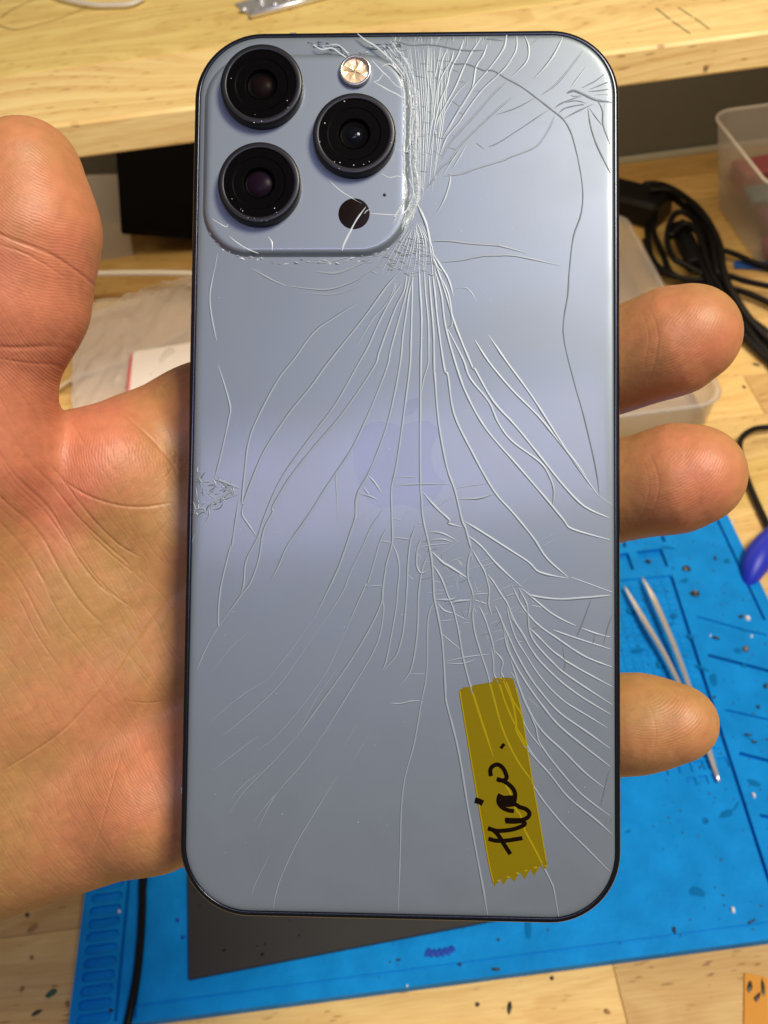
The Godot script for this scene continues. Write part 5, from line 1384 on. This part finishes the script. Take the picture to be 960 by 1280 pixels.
	crack(0.38, 1, [Vector2(4.85, 40.83), Vector2(7.99, 40.95), Vector2(11.85, 40.45), Vector2(16.67, 40.07), Vector2(17.15, 40.07), Vector2(22.44, 38.59)])
	crack(0.38, 1, [Vector2(6.81, 37.02), Vector2(10.42, 37.39), Vector2(14.03, 38.11), Vector2(16.68, 38.23), Vector2(20.52, 38.10), Vector2(28.19, 36.38)])
	crack(0.38, 1, [Vector2(4.86, 39.61), Vector2(5.60, 36.66), Vector2(7.06, 35.19)])
	crack(0.23, 1, [Vector2(9.07, 32.16), Vector2(11.60, 32.15), Vector2(13.29, 29.59)])
	crack(0.41, 2, [Vector2(-6.80, 47.05), Vector2(-8.47, 44.72), Vector2(-9.78, 42.27), Vector2(-10.84, 40.06), Vector2(-11.19, 38.83)])
	crack(0.26, 2, [Vector2(-6.06, 45.69), Vector2(-2.67, 45.43), Vector2(-0.74, 45.43)])
	crack(0.20, 2, [Vector2(-13.90, 52.13), Vector2(-11.93, 50.15), Vector2(-9.24, 48.41), Vector2(-6.80, 47.05)])
	crack(0.23, 2, [Vector2(-7.51, 45.21), Vector2(-6.79, 46.19), Vector2(-6.07, 46.43)])
	crack(0.29, 2, [Vector2(-16.67, 77.04), Vector2(-15.43, 76.28), Vector2(-13.47, 76.51), Vector2(-11.99, 75.49), Vector2(-10.51, 74.48)])
	crack(0.23, 2, [Vector2(-13.97, 77.14), Vector2(-12.50, 77.13), Vector2(-11.27, 76.24), Vector2(-10.28, 74.98)])
	crack(0.32, 2, [Vector2(-8.86, 79.22), Vector2(-7.38, 77.95), Vector2(-5.41, 76.68), Vector2(-3.44, 74.91), Vector2(-1.47, 72.89), Vector2(0.00, 70.89)])
	crack(0.29, 2, [Vector2(-6.12, 74.18), Vector2(-4.14, 71.92), Vector2(-2.67, 70.66)])
	crack(0.35, 2, [Vector2(-5.83, 70.19), Vector2(-3.38, 68.68), Vector2(-1.43, 67.66), Vector2(0.04, 66.66)])
	crack(0.26, 2, [Vector2(-4.40, 72.92), Vector2(-2.94, 73.41), Vector2(-1.47, 72.15), Vector2(-0.24, 70.64)])
	crack(0.23, 2, [Vector2(-3.90, 71.92), Vector2(-4.86, 70.43), Vector2(-5.83, 70.19)])
	crack(0.23, 2, [Vector2(-3.41, 71.17), Vector2(-1.69, 69.41), Vector2(-0.22, 68.65)])
	crack(0.23, 2, [Vector2(-31.78, 41.59), Vector2(-30.29, 40.35), Vector2(-28.32, 39.12), Vector2(-26.36, 38.38)])
	crack(0.23, 2, [Vector2(-35.02, 44.81), Vector2(-32.54, 43.32), Vector2(-32.06, 43.81)])
	crack(0.23, 2, [Vector2(-24.70, 41.57), Vector2(-23.95, 40.34), Vector2(-23.93, 38.86)])
	crack(0.23, 2, [Vector2(-1.33, 57.50), Vector2(0.12, 57.00), Vector2(1.09, 57.48)])
	crack(0.20, 2, [Vector2(-4.20, 53.07), Vector2(-2.74, 52.32), Vector2(-1.29, 52.56), Vector2(-0.32, 52.31)])

# ---------- the tape with its handwriting
func tape() -> void:
	var root := thing("yellow_tape", "strip of yellow tape with handwriting stuck on the phone's back", "tape")
	root.transform = PHONE
	var mb := Mb.new(0.001)
	prism(mb, PackedVector2Array([Vector2(10.49, -39.99), Vector2(11.34, -39.41), Vector2(12.75, -39.32), Vector2(13.03, -39.04), Vector2(15.01, -38.66), Vector2(16.42, -38.43), Vector2(16.56, -37.79), Vector2(18.39, -37.56), Vector2(19.95, -37.75), Vector2(20.52, -39.42), Vector2(21.51, -43.61), Vector2(22.51, -49.89), Vector2(23.51, -55.86), Vector2(24.78, -63.04), Vector2(26.05, -70.06), Vector2(25.49, -71.03), Vector2(24.79, -70.22), Vector2(23.82, -72.03), Vector2(23.12, -70.95), Vector2(22.15, -72.62), Vector2(21.31, -71.40), Vector2(20.34, -73.07), Vector2(19.36, -72.13), Vector2(18.52, -73.66), Vector2(17.82, -72.58), Vector2(16.85, -74.11), Vector2(15.85, -70.13), Vector2(14.85, -64.62), Vector2(13.12, -54.93), Vector2(11.81, -47.27)]), 0.10, 0.16)
	part("film", mb, M.tape, root)
	part("ridge", tape_ridge, M.tape_ridge, root)
	var gl := Mb.new(0.001)
	for p in [Vector2(25.77, -70.34), Vector2(23.96, -70.65), Vector2(22.28, -71.24), Vector2(20.75, -71.69), Vector2(19.22, -72.41), Vector2(17.54, -73.13), Vector2(17.69, -37.92)]:
		shard(gl, p, 0.14, Vector2(1, .3).normalized(), 0.55, 0.3, 0.3)
	part("lifted_tooth", gl, M.tape_ridge, root)
	for ln in [[Vector2(10.57, -40.13), Vector2(11.81, -47.27), Vector2(13.16, -54.93), Vector2(14.89, -64.62), Vector2(15.90, -70.13), Vector2(16.71, -73.43)], [Vector2(20.45, -39.42), Vector2(21.46, -43.62), Vector2(22.47, -49.89), Vector2(23.46, -55.86), Vector2(24.74, -63.04), Vector2(25.96, -70.06)]]:
		var eb := Mb.new(0.001)
		var l3 := []
		for p in ln: l3.append(Vector3(p.x, p.y, 0.15))
		tube(eb, spline(l3, 4), 0.16, 6, 0.3, Vector3.BACK)
		part("lifted_edge", eb, M.tape_ridge, root)
	for s in [
		[Vector2(16.18, -54.88), Vector2(16.06, -53.83), Vector2(16.51, -53.13), Vector2(17.40, -52.85), Vector2(18.28, -53.45), Vector2(18.81, -54.48), Vector2(18.88, -55.24), Vector2(18.25, -55.60), Vector2(17.34, -55.48)],
		[Vector2(17.19, -55.34), Vector2(18.46, -55.74), Vector2(19.58, -56.48), Vector2(20.29, -57.40), Vector2(20.43, -58.44), Vector2(20.22, -59.53)],
		[Vector2(17.35, -58.12), Vector2(18.47, -58.59), Vector2(19.87, -58.49), Vector2(20.43, -58.83)],
		[Vector2(17.60, -58.33), Vector2(17.51, -59.37), Vector2(18.13, -60.23), Vector2(19.18, -60.73), Vector2(20.23, -60.89)],
		[Vector2(17.91, -59.02), Vector2(19.03, -59.13), Vector2(20.29, -59.32)],
		[Vector2(18.05, -59.71), Vector2(19.18, -59.83), Vector2(20.41, -59.73), Vector2(21.28, -60.17), Vector2(22.33, -60.49), Vector2(22.94, -61.17), Vector2(22.68, -61.87), Vector2(21.81, -62.33), Vector2(20.58, -62.43), Vector2(18.65, -62.39)],
		[Vector2(18.76, -62.68), Vector2(20.16, -62.72), Vector2(21.56, -62.62), Vector2(22.15, -63.01), Vector2(21.64, -63.45), Vector2(20.24, -63.99), Vector2(18.49, -64.29), Vector2(17.09, -64.32), Vector2(15.69, -63.91)],
		[Vector2(15.77, -64.00), Vector2(16.74, -64.32), Vector2(17.63, -65.26), Vector2(18.50, -66.63), Vector2(19.64, -68.33)],
		[Vector2(15.78, -65.73), Vector2(17.10, -66.05), Vector2(18.85, -66.01), Vector2(20.59, -65.73), Vector2(21.73, -65.52)],
		[Vector2(13.39, -59.10), Vector2(14.00, -59.26), Vector2(14.80, -59.60)],
		[Vector2(17.96, -49.43), Vector2(18.18, -49.60), Vector2(18.41, -49.79)]]:
		var k := Mb.new(0.001)
		var line := []
		for p in s: line.append(Vector3(p.x, p.y, 0.225))
		tube(k, spline(line, 5), 0.36 if s.size() > 3 else 0.5, 10, 0.05, Vector3.BACK)
		part("ink_stroke", k, M.ink, root)

# ---------- the hand
var bones := []

func bone(px: Vector3, ra: float, qx: Vector3, rb: float) -> void:
	bones.append([px, qx, ra, rb])

func field(p: Vector3, list: Array, k: float) -> float:
	var d := 1e9
	for b in list:
		var a: Vector3 = b[0]
		var ab: Vector3 = b[4]
		var t := clampf((p - a).dot(ab) * b[5], 0.0, 1.0)
		var e := (p - a - ab * t).length() - lerpf(b[2], b[3], t)
		var h := k - absf(d - e)
		if h > 0.0: d = minf(d, e) - h * h * 0.25 / k
		else: d = minf(d, e)
	return d

func hand() -> void:
	var root := thing("person_hand", "open left hand of a person holding the phone, fingers behind it, thumb up", "person")
	root.transform = PHONE
	bone(Vector3(-40.25, 12.00, -24), 10.5, Vector3(-12.26, 14.44, -21), 9.8)
	bone(Vector3(-12.26, 14.44, -21), 9.8, Vector3(21.30, 18.40, -18), 9.2)
	bone(Vector3(21.30, 18.40, -18), 9.2, Vector3(39.21, 21.91, -17), 9.2)
	bone(Vector3(39.21, 21.91, -17), 9.2, Vector3(46.35, 23.39, -12), 8.5)
	bone(Vector3(46.35, 23.39, -12), 8.5, Vector3(51.81, 25.06, -8.5), 8.8)
	bone(Vector3(51.81, 25.06, -8.5), 8.8, Vector3(54.66, 26.08, -7), 7.7)
	bone(Vector3(-34.65, -9.23, -21), 10.5, Vector3(18.24, -7.35, -18), 9.2)
	bone(Vector3(18.24, -7.35, -18), 9.2, Vector3(39.18, -3.63, -17), 8.7)
	bone(Vector3(39.18, -3.63, -17), 8.7, Vector3(46.25, -2.41, -12), 8.2)
	bone(Vector3(46.25, -2.41, -12), 8.2, Vector3(51.96, -1.15, -8.5), 8.8)
	bone(Vector3(51.96, -1.15, -8.5), 8.8, Vector3(55.23, -0.51, -7), 7.9)
	bone(Vector3(-34.25, -31.73, -21), 10.3, Vector3(15.21, -29.35, -18), 8.8)
	bone(Vector3(15.21, -29.35, -18), 8.8, Vector3(32.19, -27.53, -17), 8.2)
	bone(Vector3(-36.28, -53.23, -21), 9.5, Vector3(18.34, -51.62, -17), 8.4)
	bone(Vector3(18.34, -51.62, -17), 8.4, Vector3(38.92, -48.36, -16), 8.4)
	bone(Vector3(38.92, -48.36, -16), 8.4, Vector3(45.53, -47.07, -11.5), 7.9)
	bone(Vector3(45.53, -47.07, -11.5), 7.9, Vector3(51.71, -46.49, -8.5), 6.7)
	bone(Vector3(-104.08, -61.38, -28), 20, Vector3(-41.95, 8.05, -23), 11.5)
	bone(Vector3(-104.08, -61.38, -28), 20, Vector3(-37.47, -10.80, -23), 12)
	bone(Vector3(-103.91, -66.33, -28), 19, Vector3(-37.08, -31.91, -23), 12)
	bone(Vector3(-102.04, -71.23, -28), 17, Vector3(-38.78, -54.42, -23), 11.5)
	bone(Vector3(-94.29, -78.21, -30), 17, Vector3(-50.53, -66.35, -24), 13)
	bone(Vector3(-49.86, -65.74, -21.5), 13, Vector3(-33.92, -61.29, -22), 11.5)
	bone(Vector3(-78.48, -8.21, -16), 14, Vector3(-88.95, -50.57, -24), 19)
	bone(Vector3(-63.09, -7.99, -18), 12, Vector3(-72.52, -43.82, -24), 16)
	bone(Vector3(-72.64, -0.43, -17), 12, Vector3(-57.96, 0.25, -16.5), 12)
	bone(Vector3(-57.96, 0.25, -16.5), 12, Vector3(-48.24, -9.38, -20), 11)
	bone(Vector3(-54.43, 7.07, -25), 10.5, Vector3(-40.24, 11.50, -24), 10.8)
	bone(Vector3(-88.03, -17.83, -13), 16, Vector3(-78.27, 3.16, -4), 12.5)
	bone(Vector3(-78.27, 3.16, -4), 12.3, Vector3(-77.48, 11.71, -1), 11)
	bone(Vector3(-77.48, 11.71, -1), 11, Vector3(-69.32, 29.02, 4), 11.6)
	bone(Vector3(-69.32, 29.02, 4), 11.6, Vector3(-66.11, 40.42, 7), 11.1)
	bone(Vector3(-66.11, 40.42, 7), 11.1, Vector3(-67.12, 50.00, 8), 10.2)
	bone(Vector3(-104.08, -61.38, -28), 20, Vector3(-144.25, -88.42, -38), 26)
	for b in bones:
		var ab: Vector3 = b[1] - b[0]
		b.append(ab)
		b.append(1.0 / maxf(ab.length_squared(), 1e-6))
	var cell := 1.15
	var N := 8
	var K := 5.2
	var lo := Vector3(-128, -108, -58)
	var size := Vector3i(ceili(200.0 / (cell * N)), ceili(192.0 / (cell * N)), ceili(92.0 / (cell * N)))
	var verts := PackedVector3Array()
	var norms := PackedVector3Array()
	var at := {}
	var edges := []
	var sx := size.x * N + 2
	var sy := size.y * N + 2
	var half := cell * N * 0.87
	for bz in size.z:
		for by in size.y:
			for bx in size.x:
				var o := lo + Vector3(bx, by, bz) * (cell * N)
				var c := o + Vector3.ONE * (cell * N * 0.5)
				var near := []
				var best := 1e9
				for b in bones:
					var t := clampf((c - b[0]).dot(b[4]) * b[5], 0.0, 1.0)
					var e: float = (c - b[0] - b[4] * t).length() - lerpf(b[2], b[3], t)
					best = minf(best, e)
					if e < half + K + 3.0 * cell: near.append(b)
				if near.is_empty() or best > half + K * 0.5 or best < -half - K - cell: continue
				var g := PackedFloat32Array()
				g.resize((N + 1) * (N + 1) * (N + 1))
				var q := 0
				for z in N + 1:
					for y in N + 1:
						for x in N + 1:
							g[q] = field(o + Vector3(x, y, z) * cell, near, K)
							q += 1
				for z in N:
					for y in N:
						for x in N:
							var b0 := x + (N + 1) * (y + (N + 1) * z)
							var cnt := 0
							for k in 8:
								if g[b0 + (k & 1) + (N + 1) * (((k >> 1) & 1) + (N + 1) * (k >> 2))] < 0.0: cnt += 1
							if cnt == 0 or cnt == 8: continue
							var sum := Vector3()
							var m := 0
							for ax in 3:
								var st: int = [1, N + 1, (N + 1) * (N + 1)][ax]
								for k in 4:
									var cc := Vector3i()
									cc[(ax + 1) % 3] = k & 1
									cc[(ax + 2) % 3] = k >> 1
									var i0 := b0 + cc.x + (N + 1) * (cc.y + (N + 1) * cc.z)
									var d0 := g[i0]
									var d1 := g[i0 + st]
									if (d0 < 0.0) != (d1 < 0.0):
										var v := Vector3(cc)
										v[ax] = d0 / (d0 - d1)
										sum += v
										m += 1
									if k == 0 and (d0 < 0.0) != (d1 < 0.0):
										edges.append([(bx * N + x) + sx * ((by * N + y) + sy * (bz * N + z)), ax, d0 < 0.0])
							var p := o + (Vector3(x, y, z) + sum / m) * cell
							var e := 0.6
							var d := field(p, near, K)
							var gr := Vector3(field(p + Vector3(e, 0, 0), near, K) - d, field(p + Vector3(0, e, 0), near, K) - d, field(p + Vector3(0, 0, e), near, K) - d).normalized()
							at[(bx * N + x) + sx * ((by * N + y) + sy * (bz * N + z))] = verts.size()
							verts.append(p - gr * d)
							norms.append(gr)
	var idx := PackedInt32Array()
	var step := [1, sx, sx * sy]
	for ed in edges:
		var u: int = step[(ed[1] + 1) % 3]
		var v: int = step[(ed[1] + 2) % 3]
		var k: int = ed[0]
		if not (at.has(k) and at.has(k - u) and at.has(k - v) and at.has(k - u - v)): continue
		var a: int = at[k]
		var b: int = at[k - u]
		var c: int = at[k - u - v]
		var d: int = at[k - v]
		if ed[2]: idx.append_array(PackedInt32Array([a, c, b, a, d, c]))
		else: idx.append_array(PackedInt32Array([a, b, c, a, c, d]))
	var cols := PackedColorArray()
	var uvs := PackedVector2Array()
	var n1 := noise(71, 0.05, 3)
	var n2 := noise(72, 0.22, 3)
	var reds := [[Vector3(-70.90, 16.00, 0), 24.0, 1.0], [Vector3(-69.17, 3.21, -4), 16.0, 0.5], [Vector3(-62.51, 38.64, 8), 20.0, 0.75], [Vector3(52.25, 22.55, -2), 11.0, 0.85], [Vector3(52.53, -2.14, -2), 11.0, 0.9], [Vector3(49.99, -45.77, -3), 9.0, 0.35], [Vector3(-60.86, 5.76, -6), 12.0, 0.5], [Vector3(-55.23, -63.78, -8), 22.0, 0.35], [Vector3(-47.99, -50.36, -8), 16.0, 0.25]]
	for i in verts.size():
		var p := verts[i]
		var r := 0.06 + 0.45 * n1.get_noise_3dv(p) + 0.22 * n2.get_noise_3dv(p)
		for q in reds:
			r += q[2] * exp(-p.distance_squared_to(q[0]) / (q[1] * q[1]))
		r = clampf(r, 0.0, 1.0)
		var c := Color(0.40, 0.216, 0.074).lerp(Color(0.53, 0.185, 0.095), r)
		var w := 1.0 + 0.16 * n2.get_noise_3dv(p * 1.7) + 0.07 * n2.get_noise_3dv(p * 5.0)
		cols.append(Color(c.r * w, c.g * w, c.b * w))
		uvs.append(Vector2((p.x + 116.0) / 184.0, (84.0 - p.y) / 184.0))
		verts[i] = p * 0.001
	var arr := []
	arr.resize(Mesh.ARRAY_MAX)
	arr[Mesh.ARRAY_VERTEX] = verts
	arr[Mesh.ARRAY_NORMAL] = norms
	arr[Mesh.ARRAY_COLOR] = cols
	arr[Mesh.ARRAY_TEX_UV] = uvs
	arr[Mesh.ARRAY_INDEX] = idx
	var mesh := ArrayMesh.new()
	mesh.add_surface_from_arrays(Mesh.PRIMITIVE_TRIANGLES, arr)
	var sk := StandardMaterial3D.new()
	sk.vertex_color_use_as_albedo = true
	sk.roughness = 0.48
	sk.metallic_specular = 0.45
	sk.subsurf_scatter_enabled = true
	sk.subsurf_scatter_strength = 0.12
	sk.heightmap_enabled = true
	sk.heightmap_texture = skin_relief()
	sk.heightmap_scale = 0.055
	partm("skin", mesh, sk, root)
	# nails, seen as thin rims past the fingertips
	for q in [[Vector3(59.68, 29.55, -15), 0.42, 5.6, 4.6], [Vector3(60.39, 0.86, -15), 0.25, 5.4, 4.6], [Vector3(-74.31, 58.26, -3), 1.75, 7.6, 6.0]]:
		var mb := Mb.new(0.001)
		for i in 16:
			for j in 8:
				var f := func(u: int, v: int) -> Vector3:
					var a := TAU * u / 16
					var rr := v / 8.0
					return Vector3(cos(a) * q[2] * rr, sin(a) * q[3] * rr, 1.6 * sin(a) * sin(a) * rr * rr + 0.6 * rr * rr)
				mb.quad(f.call(i, j), f.call(i, j + 1), f.call(i + 1, j + 1), f.call(i + 1, j))
		var o := part("nail", mb, M.nail, root)
		o.transform = Transform3D(Basis(Vector3.BACK, q[1]), q[0] * 0.001)

func stroke(h: PackedFloat32Array, n: int, pts: Array, wid: float, depth: float) -> void:   # pts in phone mm
	var sm := spline(pts, 8)
	var sc := n / 184.0
	var r := ceili(wid * sc * 2.2)
	for i in sm.size() - 1:
		var a: Vector2 = Vector2((sm[i].x + 116.0) * sc, (84.0 - sm[i].y) * sc)
		var b: Vector2 = Vector2((sm[i + 1].x + 116.0) * sc, (84.0 - sm[i + 1].y) * sc)
		var fade := minf(1.0, minf(i + 1.0, sm.size() - 1.0 - i) / 6.0)
		for y in range(int(minf(a.y, b.y)) - r, int(maxf(a.y, b.y)) + r + 1):
			for x in range(int(minf(a.x, b.x)) - r, int(maxf(a.x, b.x)) + r + 1):
				if x < 0 or y < 0 or x >= n or y >= n: continue
				var p := Vector2(x, y)
				var t := clampf((p - a).dot(b - a) / maxf((b - a).length_squared(), 1e-6), 0.0, 1.0)
				var d := p.distance_to(a.lerp(b, t)) / (wid * sc)
				if d < 2.2:
					var v := 0.55 - depth * fade * exp(-d * d * 1.6)
					var k := y * n + x
					if v < h[k]: h[k] = v

func skin_relief() -> ImageTexture:
	var n := 1664
	var sc := n / 184.0
	var pore := FastNoiseLite.new()
	pore.seed = 81
	pore.noise_type = FastNoiseLite.TYPE_CELLULAR
	pore.cellular_return_type = FastNoiseLite.RETURN_DISTANCE
	pore.frequency = 0.16
	pore.fractal_type = FastNoiseLite.FRACTAL_NONE
	var pi := pore.get_image(n, n, false, false, false).get_data()
	var soft := noise(82, 0.02, 4).get_image(n, n, false, false, false).get_data()
	var h := PackedFloat32Array()
	h.resize(n * n)
	h.fill(0.55)
	stroke(h, n, [Vector2(-68.44, 36.94), Vector2(-64.25, 35.27), Vector2(-58.70, 33.60), Vector2(-53.95, 30.71)], 0.396, 0.3)
	stroke(h, n, [Vector2(-67.85, 34.81), Vector2(-62.22, 33.12), Vector2(-56.57, 30.05)], 0.288, 0.16)
	stroke(h, n, [Vector2(-70.50, 18.72), Vector2(-65.52, 18.72), Vector2(-59.73, 20.15)], 0.432, 0.25)
	stroke(h, n, [Vector2(-70.44, 17.02), Vector2(-64.75, 16.61), Vector2(-59.96, 17.89)], 0.288, 0.14)
	stroke(h, n, [Vector2(-66.25, 1.73), Vector2(-62.49, -3.48), Vector2(-57.80, -10.15), Vector2(-53.79, -14.56), Vector2(-49.69, -17.04)], 0.324, 0.2)
	stroke(h, n, [Vector2(-69.46, 6.53), Vector2(-66.23, -1.36), Vector2(-61.54, -8.45), Vector2(-56.46, -14.16), Vector2(-52.04, -18.39)], 0.324, 0.2)
	stroke(h, n, [Vector2(-72.13, 4.72), Vector2(-68.75, -2.86), Vector2(-65.11, -9.36), Vector2(-61.32, -16.71), Vector2(-58.07, -21.53), Vector2(-55.32, -24.14)], 0.36, 0.24)
	stroke(h, n, [Vector2(-74.25, -0.76), Vector2(-71.37, -6.80), Vector2(-67.61, -12.96), Vector2(-64.00, -19.82), Vector2(-60.27, -25.91), Vector2(-56.62, -30.09)], 0.36, 0.22)
	stroke(h, n, [Vector2(-74.01, -8.60), Vector2(-71.17, -13.88), Vector2(-68.32, -19.43), Vector2(-65.66, -24.22)], 0.324, 0.2)
	stroke(h, n, [Vector2(-73.78, -16.25), Vector2(-70.61, -22.82), Vector2(-67.76, -28.62), Vector2(-65.88, -32.24)], 0.288, 0.16)
	stroke(h, n, [Vector2(-64.25, -2.06), Vector2(-58.25, -5.62), Vector2(-52.93, -7.23), Vector2(-48.40, -7.34), Vector2(-44.06, -6.41)], 0.36, 0.25)
	stroke(h, n, [Vector2(-53.97, 10.80), Vector2(-50.23, 7.62), Vector2(-47.41, 4.89), Vector2(-44.75, 1.72), Vector2(-43.33, -0.84)], 0.36, 0.28)
	stroke(h, n, [Vector2(-63.55, 9.24), Vector2(-61.19, 6.52), Vector2(-58.50, 2.90)], 0.288, 0.18)
	stroke(h, n, [Vector2(-59.44, 9.86), Vector2(-57.09, 7.30), Vector2(-54.71, 3.52)], 0.252, 0.15)
	stroke(h, n, [Vector2(-43.72, -8.95), Vector2(-47.29, -13.52), Vector2(-50.82, -19.29), Vector2(-53.48, -22.94)], 0.288, 0.18)
	stroke(h, n, [Vector2(-44.31, -24.19), Vector2(-48.75, -29.95), Vector2(-52.29, -34.93), Vector2(-54.33, -38.55), Vector2(-57.42, -42.62), Vector2(-63.79, -49.57), Vector2(-69.76, -53.98), Vector2(-75.15, -57.34)], 0.324, 0.24)
	stroke(h, n, [Vector2(-53.07, -52.92), Vector2(-54.53, -60.88), Vector2(-56.45, -68.39), Vector2(-59.56, -75.75)], 0.252, 0.13)
	stroke(h, n, [Vector2(-65.06, -8.62), Vector2(-61.06, -16.09), Vector2(-56.34, -22.77), Vector2(-50.95, -27.17)], 0.252, 0.13)
	stroke(h, n, [Vector2(-62.01, -8.59), Vector2(-55.75, -16.04), Vector2(-48.81, -21.94)], 0.252, 0.13)
	stroke(h, n, [Vector2(-73.43, -20.69), Vector2(-68.60, -31.03), Vector2(-63.09, -39.81)], 0.252, 0.12)
	stroke(h, n, [Vector2(-68.98, -17.67), Vector2(-64.16, -28.02), Vector2(-57.92, -36.80)], 0.252, 0.12)
	stroke(h, n, [Vector2(-45.73, -2.37), Vector2(-43.97, 0.67), Vector2(-43.73, 3.70)], 0.216, 0.12)
	stroke(h, n, [Vector2(-52.68, -44.19), Vector2(-48.87, -44.73), Vector2(-45.10, -44.37)], 0.252, 0.12)
	stroke(h, n, [Vector2(-65.49, -62.26), Vector2(-59.61, -56.27), Vector2(-55.24, -50.30)], 0.252, 0.12)
	stroke(h, n, [Vector2(44.39, 29.73), Vector2(45.74, 23.23), Vector2(44.96, 15.82)], 0.288, 0.07)
	stroke(h, n, [Vector2(44.46, 2.93), Vector2(45.80, -3.17), Vector2(44.87, -9.27)], 0.288, 0.07)
	stroke(h, n, [Vector2(44.32, -40.91), Vector2(45.49, -47.30), Vector2(44.58, -53.71)], 0.288, 0.06)
	stroke(h, n, [Vector2(43.33, 28.65), Vector2(44.22, 23.23), Vector2(43.60, 17.05)], 0.216, 0.05)
	stroke(h, n, [Vector2(43.40, 1.70), Vector2(44.29, -3.18), Vector2(43.67, -8.21)], 0.216, 0.05)
	stroke(h, n, [Vector2(-71.44, 3.20), Vector2(-68.96, -4.27), Vector2(-64.21, -12.43), Vector2(-59.54, -18.32)], 0.288, 0.17)
	stroke(h, n, [Vector2(-70.82, 13.04), Vector2(-69.20, 8.62), Vector2(-67.55, 2.75)], 0.252, 0.14)
	stroke(h, n, [Vector2(-67.87, 13.79), Vector2(-65.94, 8.64), Vector2(-64.91, 3.50)], 0.252, 0.14)
	var wa := noise(83, 1.0, 2)
	var wb := noise(84, 1.0, 2)
	for y in n:
		for x in n:
			var k := y * n + x
			var px := x / sc - 116.0
			var py := 84.0 - y / sc
			var v := (pi[k] - 128.0) * 0.0003 + (soft[k] - 128.0) * 0.0006
			if px < -34.0 and py < 40.0:   # fine folds of the palm, along and across the main creases
				var m := smoothstep(40.0, 15.0, py) * smoothstep(-34.0, -40.0, px)
				var a := px * 0.50 - py * 0.87
				var b := px * 0.87 + py * 0.50
				v -= m * (0.075 * pow(1.0 - absf(wa.get_noise_2d(a * 0.035, b * 0.34)), 14.0) + 0.04 * pow(1.0 - absf(wb.get_noise_2d(a * 0.3 + 40.0, b * 0.06)), 14.0))
			h[k] += v
	# ridges of the pads: (centre, radius x, radius y, direction of the ridges, bend)
	for f in [[Vector3(-60.71, 39.35, 18), 13.0, 20.0, 0.25, 0.05], [Vector3(51.28, 22.39, 0), 11.0, 8.5, -0.75, 0.04], [Vector3(51.98, -2.31, 0), 11.0, 8.5, -0.75, 0.04], [Vector3(48.52, -45.30, 0), 10.0, 7.0, -0.5, 0.05], [Vector3(-57.70, 1.24, -6), 16.0, 9.0, 1.45, 0.01], [Vector3(-54.69, -59.63, -6), 14.0, 12.0, 0.9, 0.03], [Vector3(-66.31, 15.25, 4), 14.0, 8.0, 0.9, 0.02]]:
		var c := Vector2((f[0].x + 116.0) * sc, (84.0 - f[0].y) * sc)
		var rx: float = f[1] * sc
		var ry: float = f[2] * sc
		for y in range(maxi(0, int(c.y - ry)), mini(n, int(c.y + ry))):
			for x in range(maxi(0, int(c.x - rx)), mini(n, int(c.x + rx))):
				var d := Vector2((x - c.x) / rx, (y - c.y) / ry)
				var m := 1.0 - d.length_squared()
				if m <= 0.0: continue
				var q := Vector2(x - c.x, y - c.y) / sc
				var a: float = f[3]
				var across := -q.x * sin(a) + q.y * cos(a)
				var along := q.x * cos(a) + q.y * sin(a)
				var ph: float = (across + f[4] * along * along + (soft[y * n + x] - 128.0) * 0.003) * TAU / 0.54
				h[y * n + x] += sin(ph) * 0.030 * m
	var im := Image.create_from_data(n, n, false, Image.FORMAT_RF, h.to_byte_array())
	return ImageTexture.create_from_image(im)
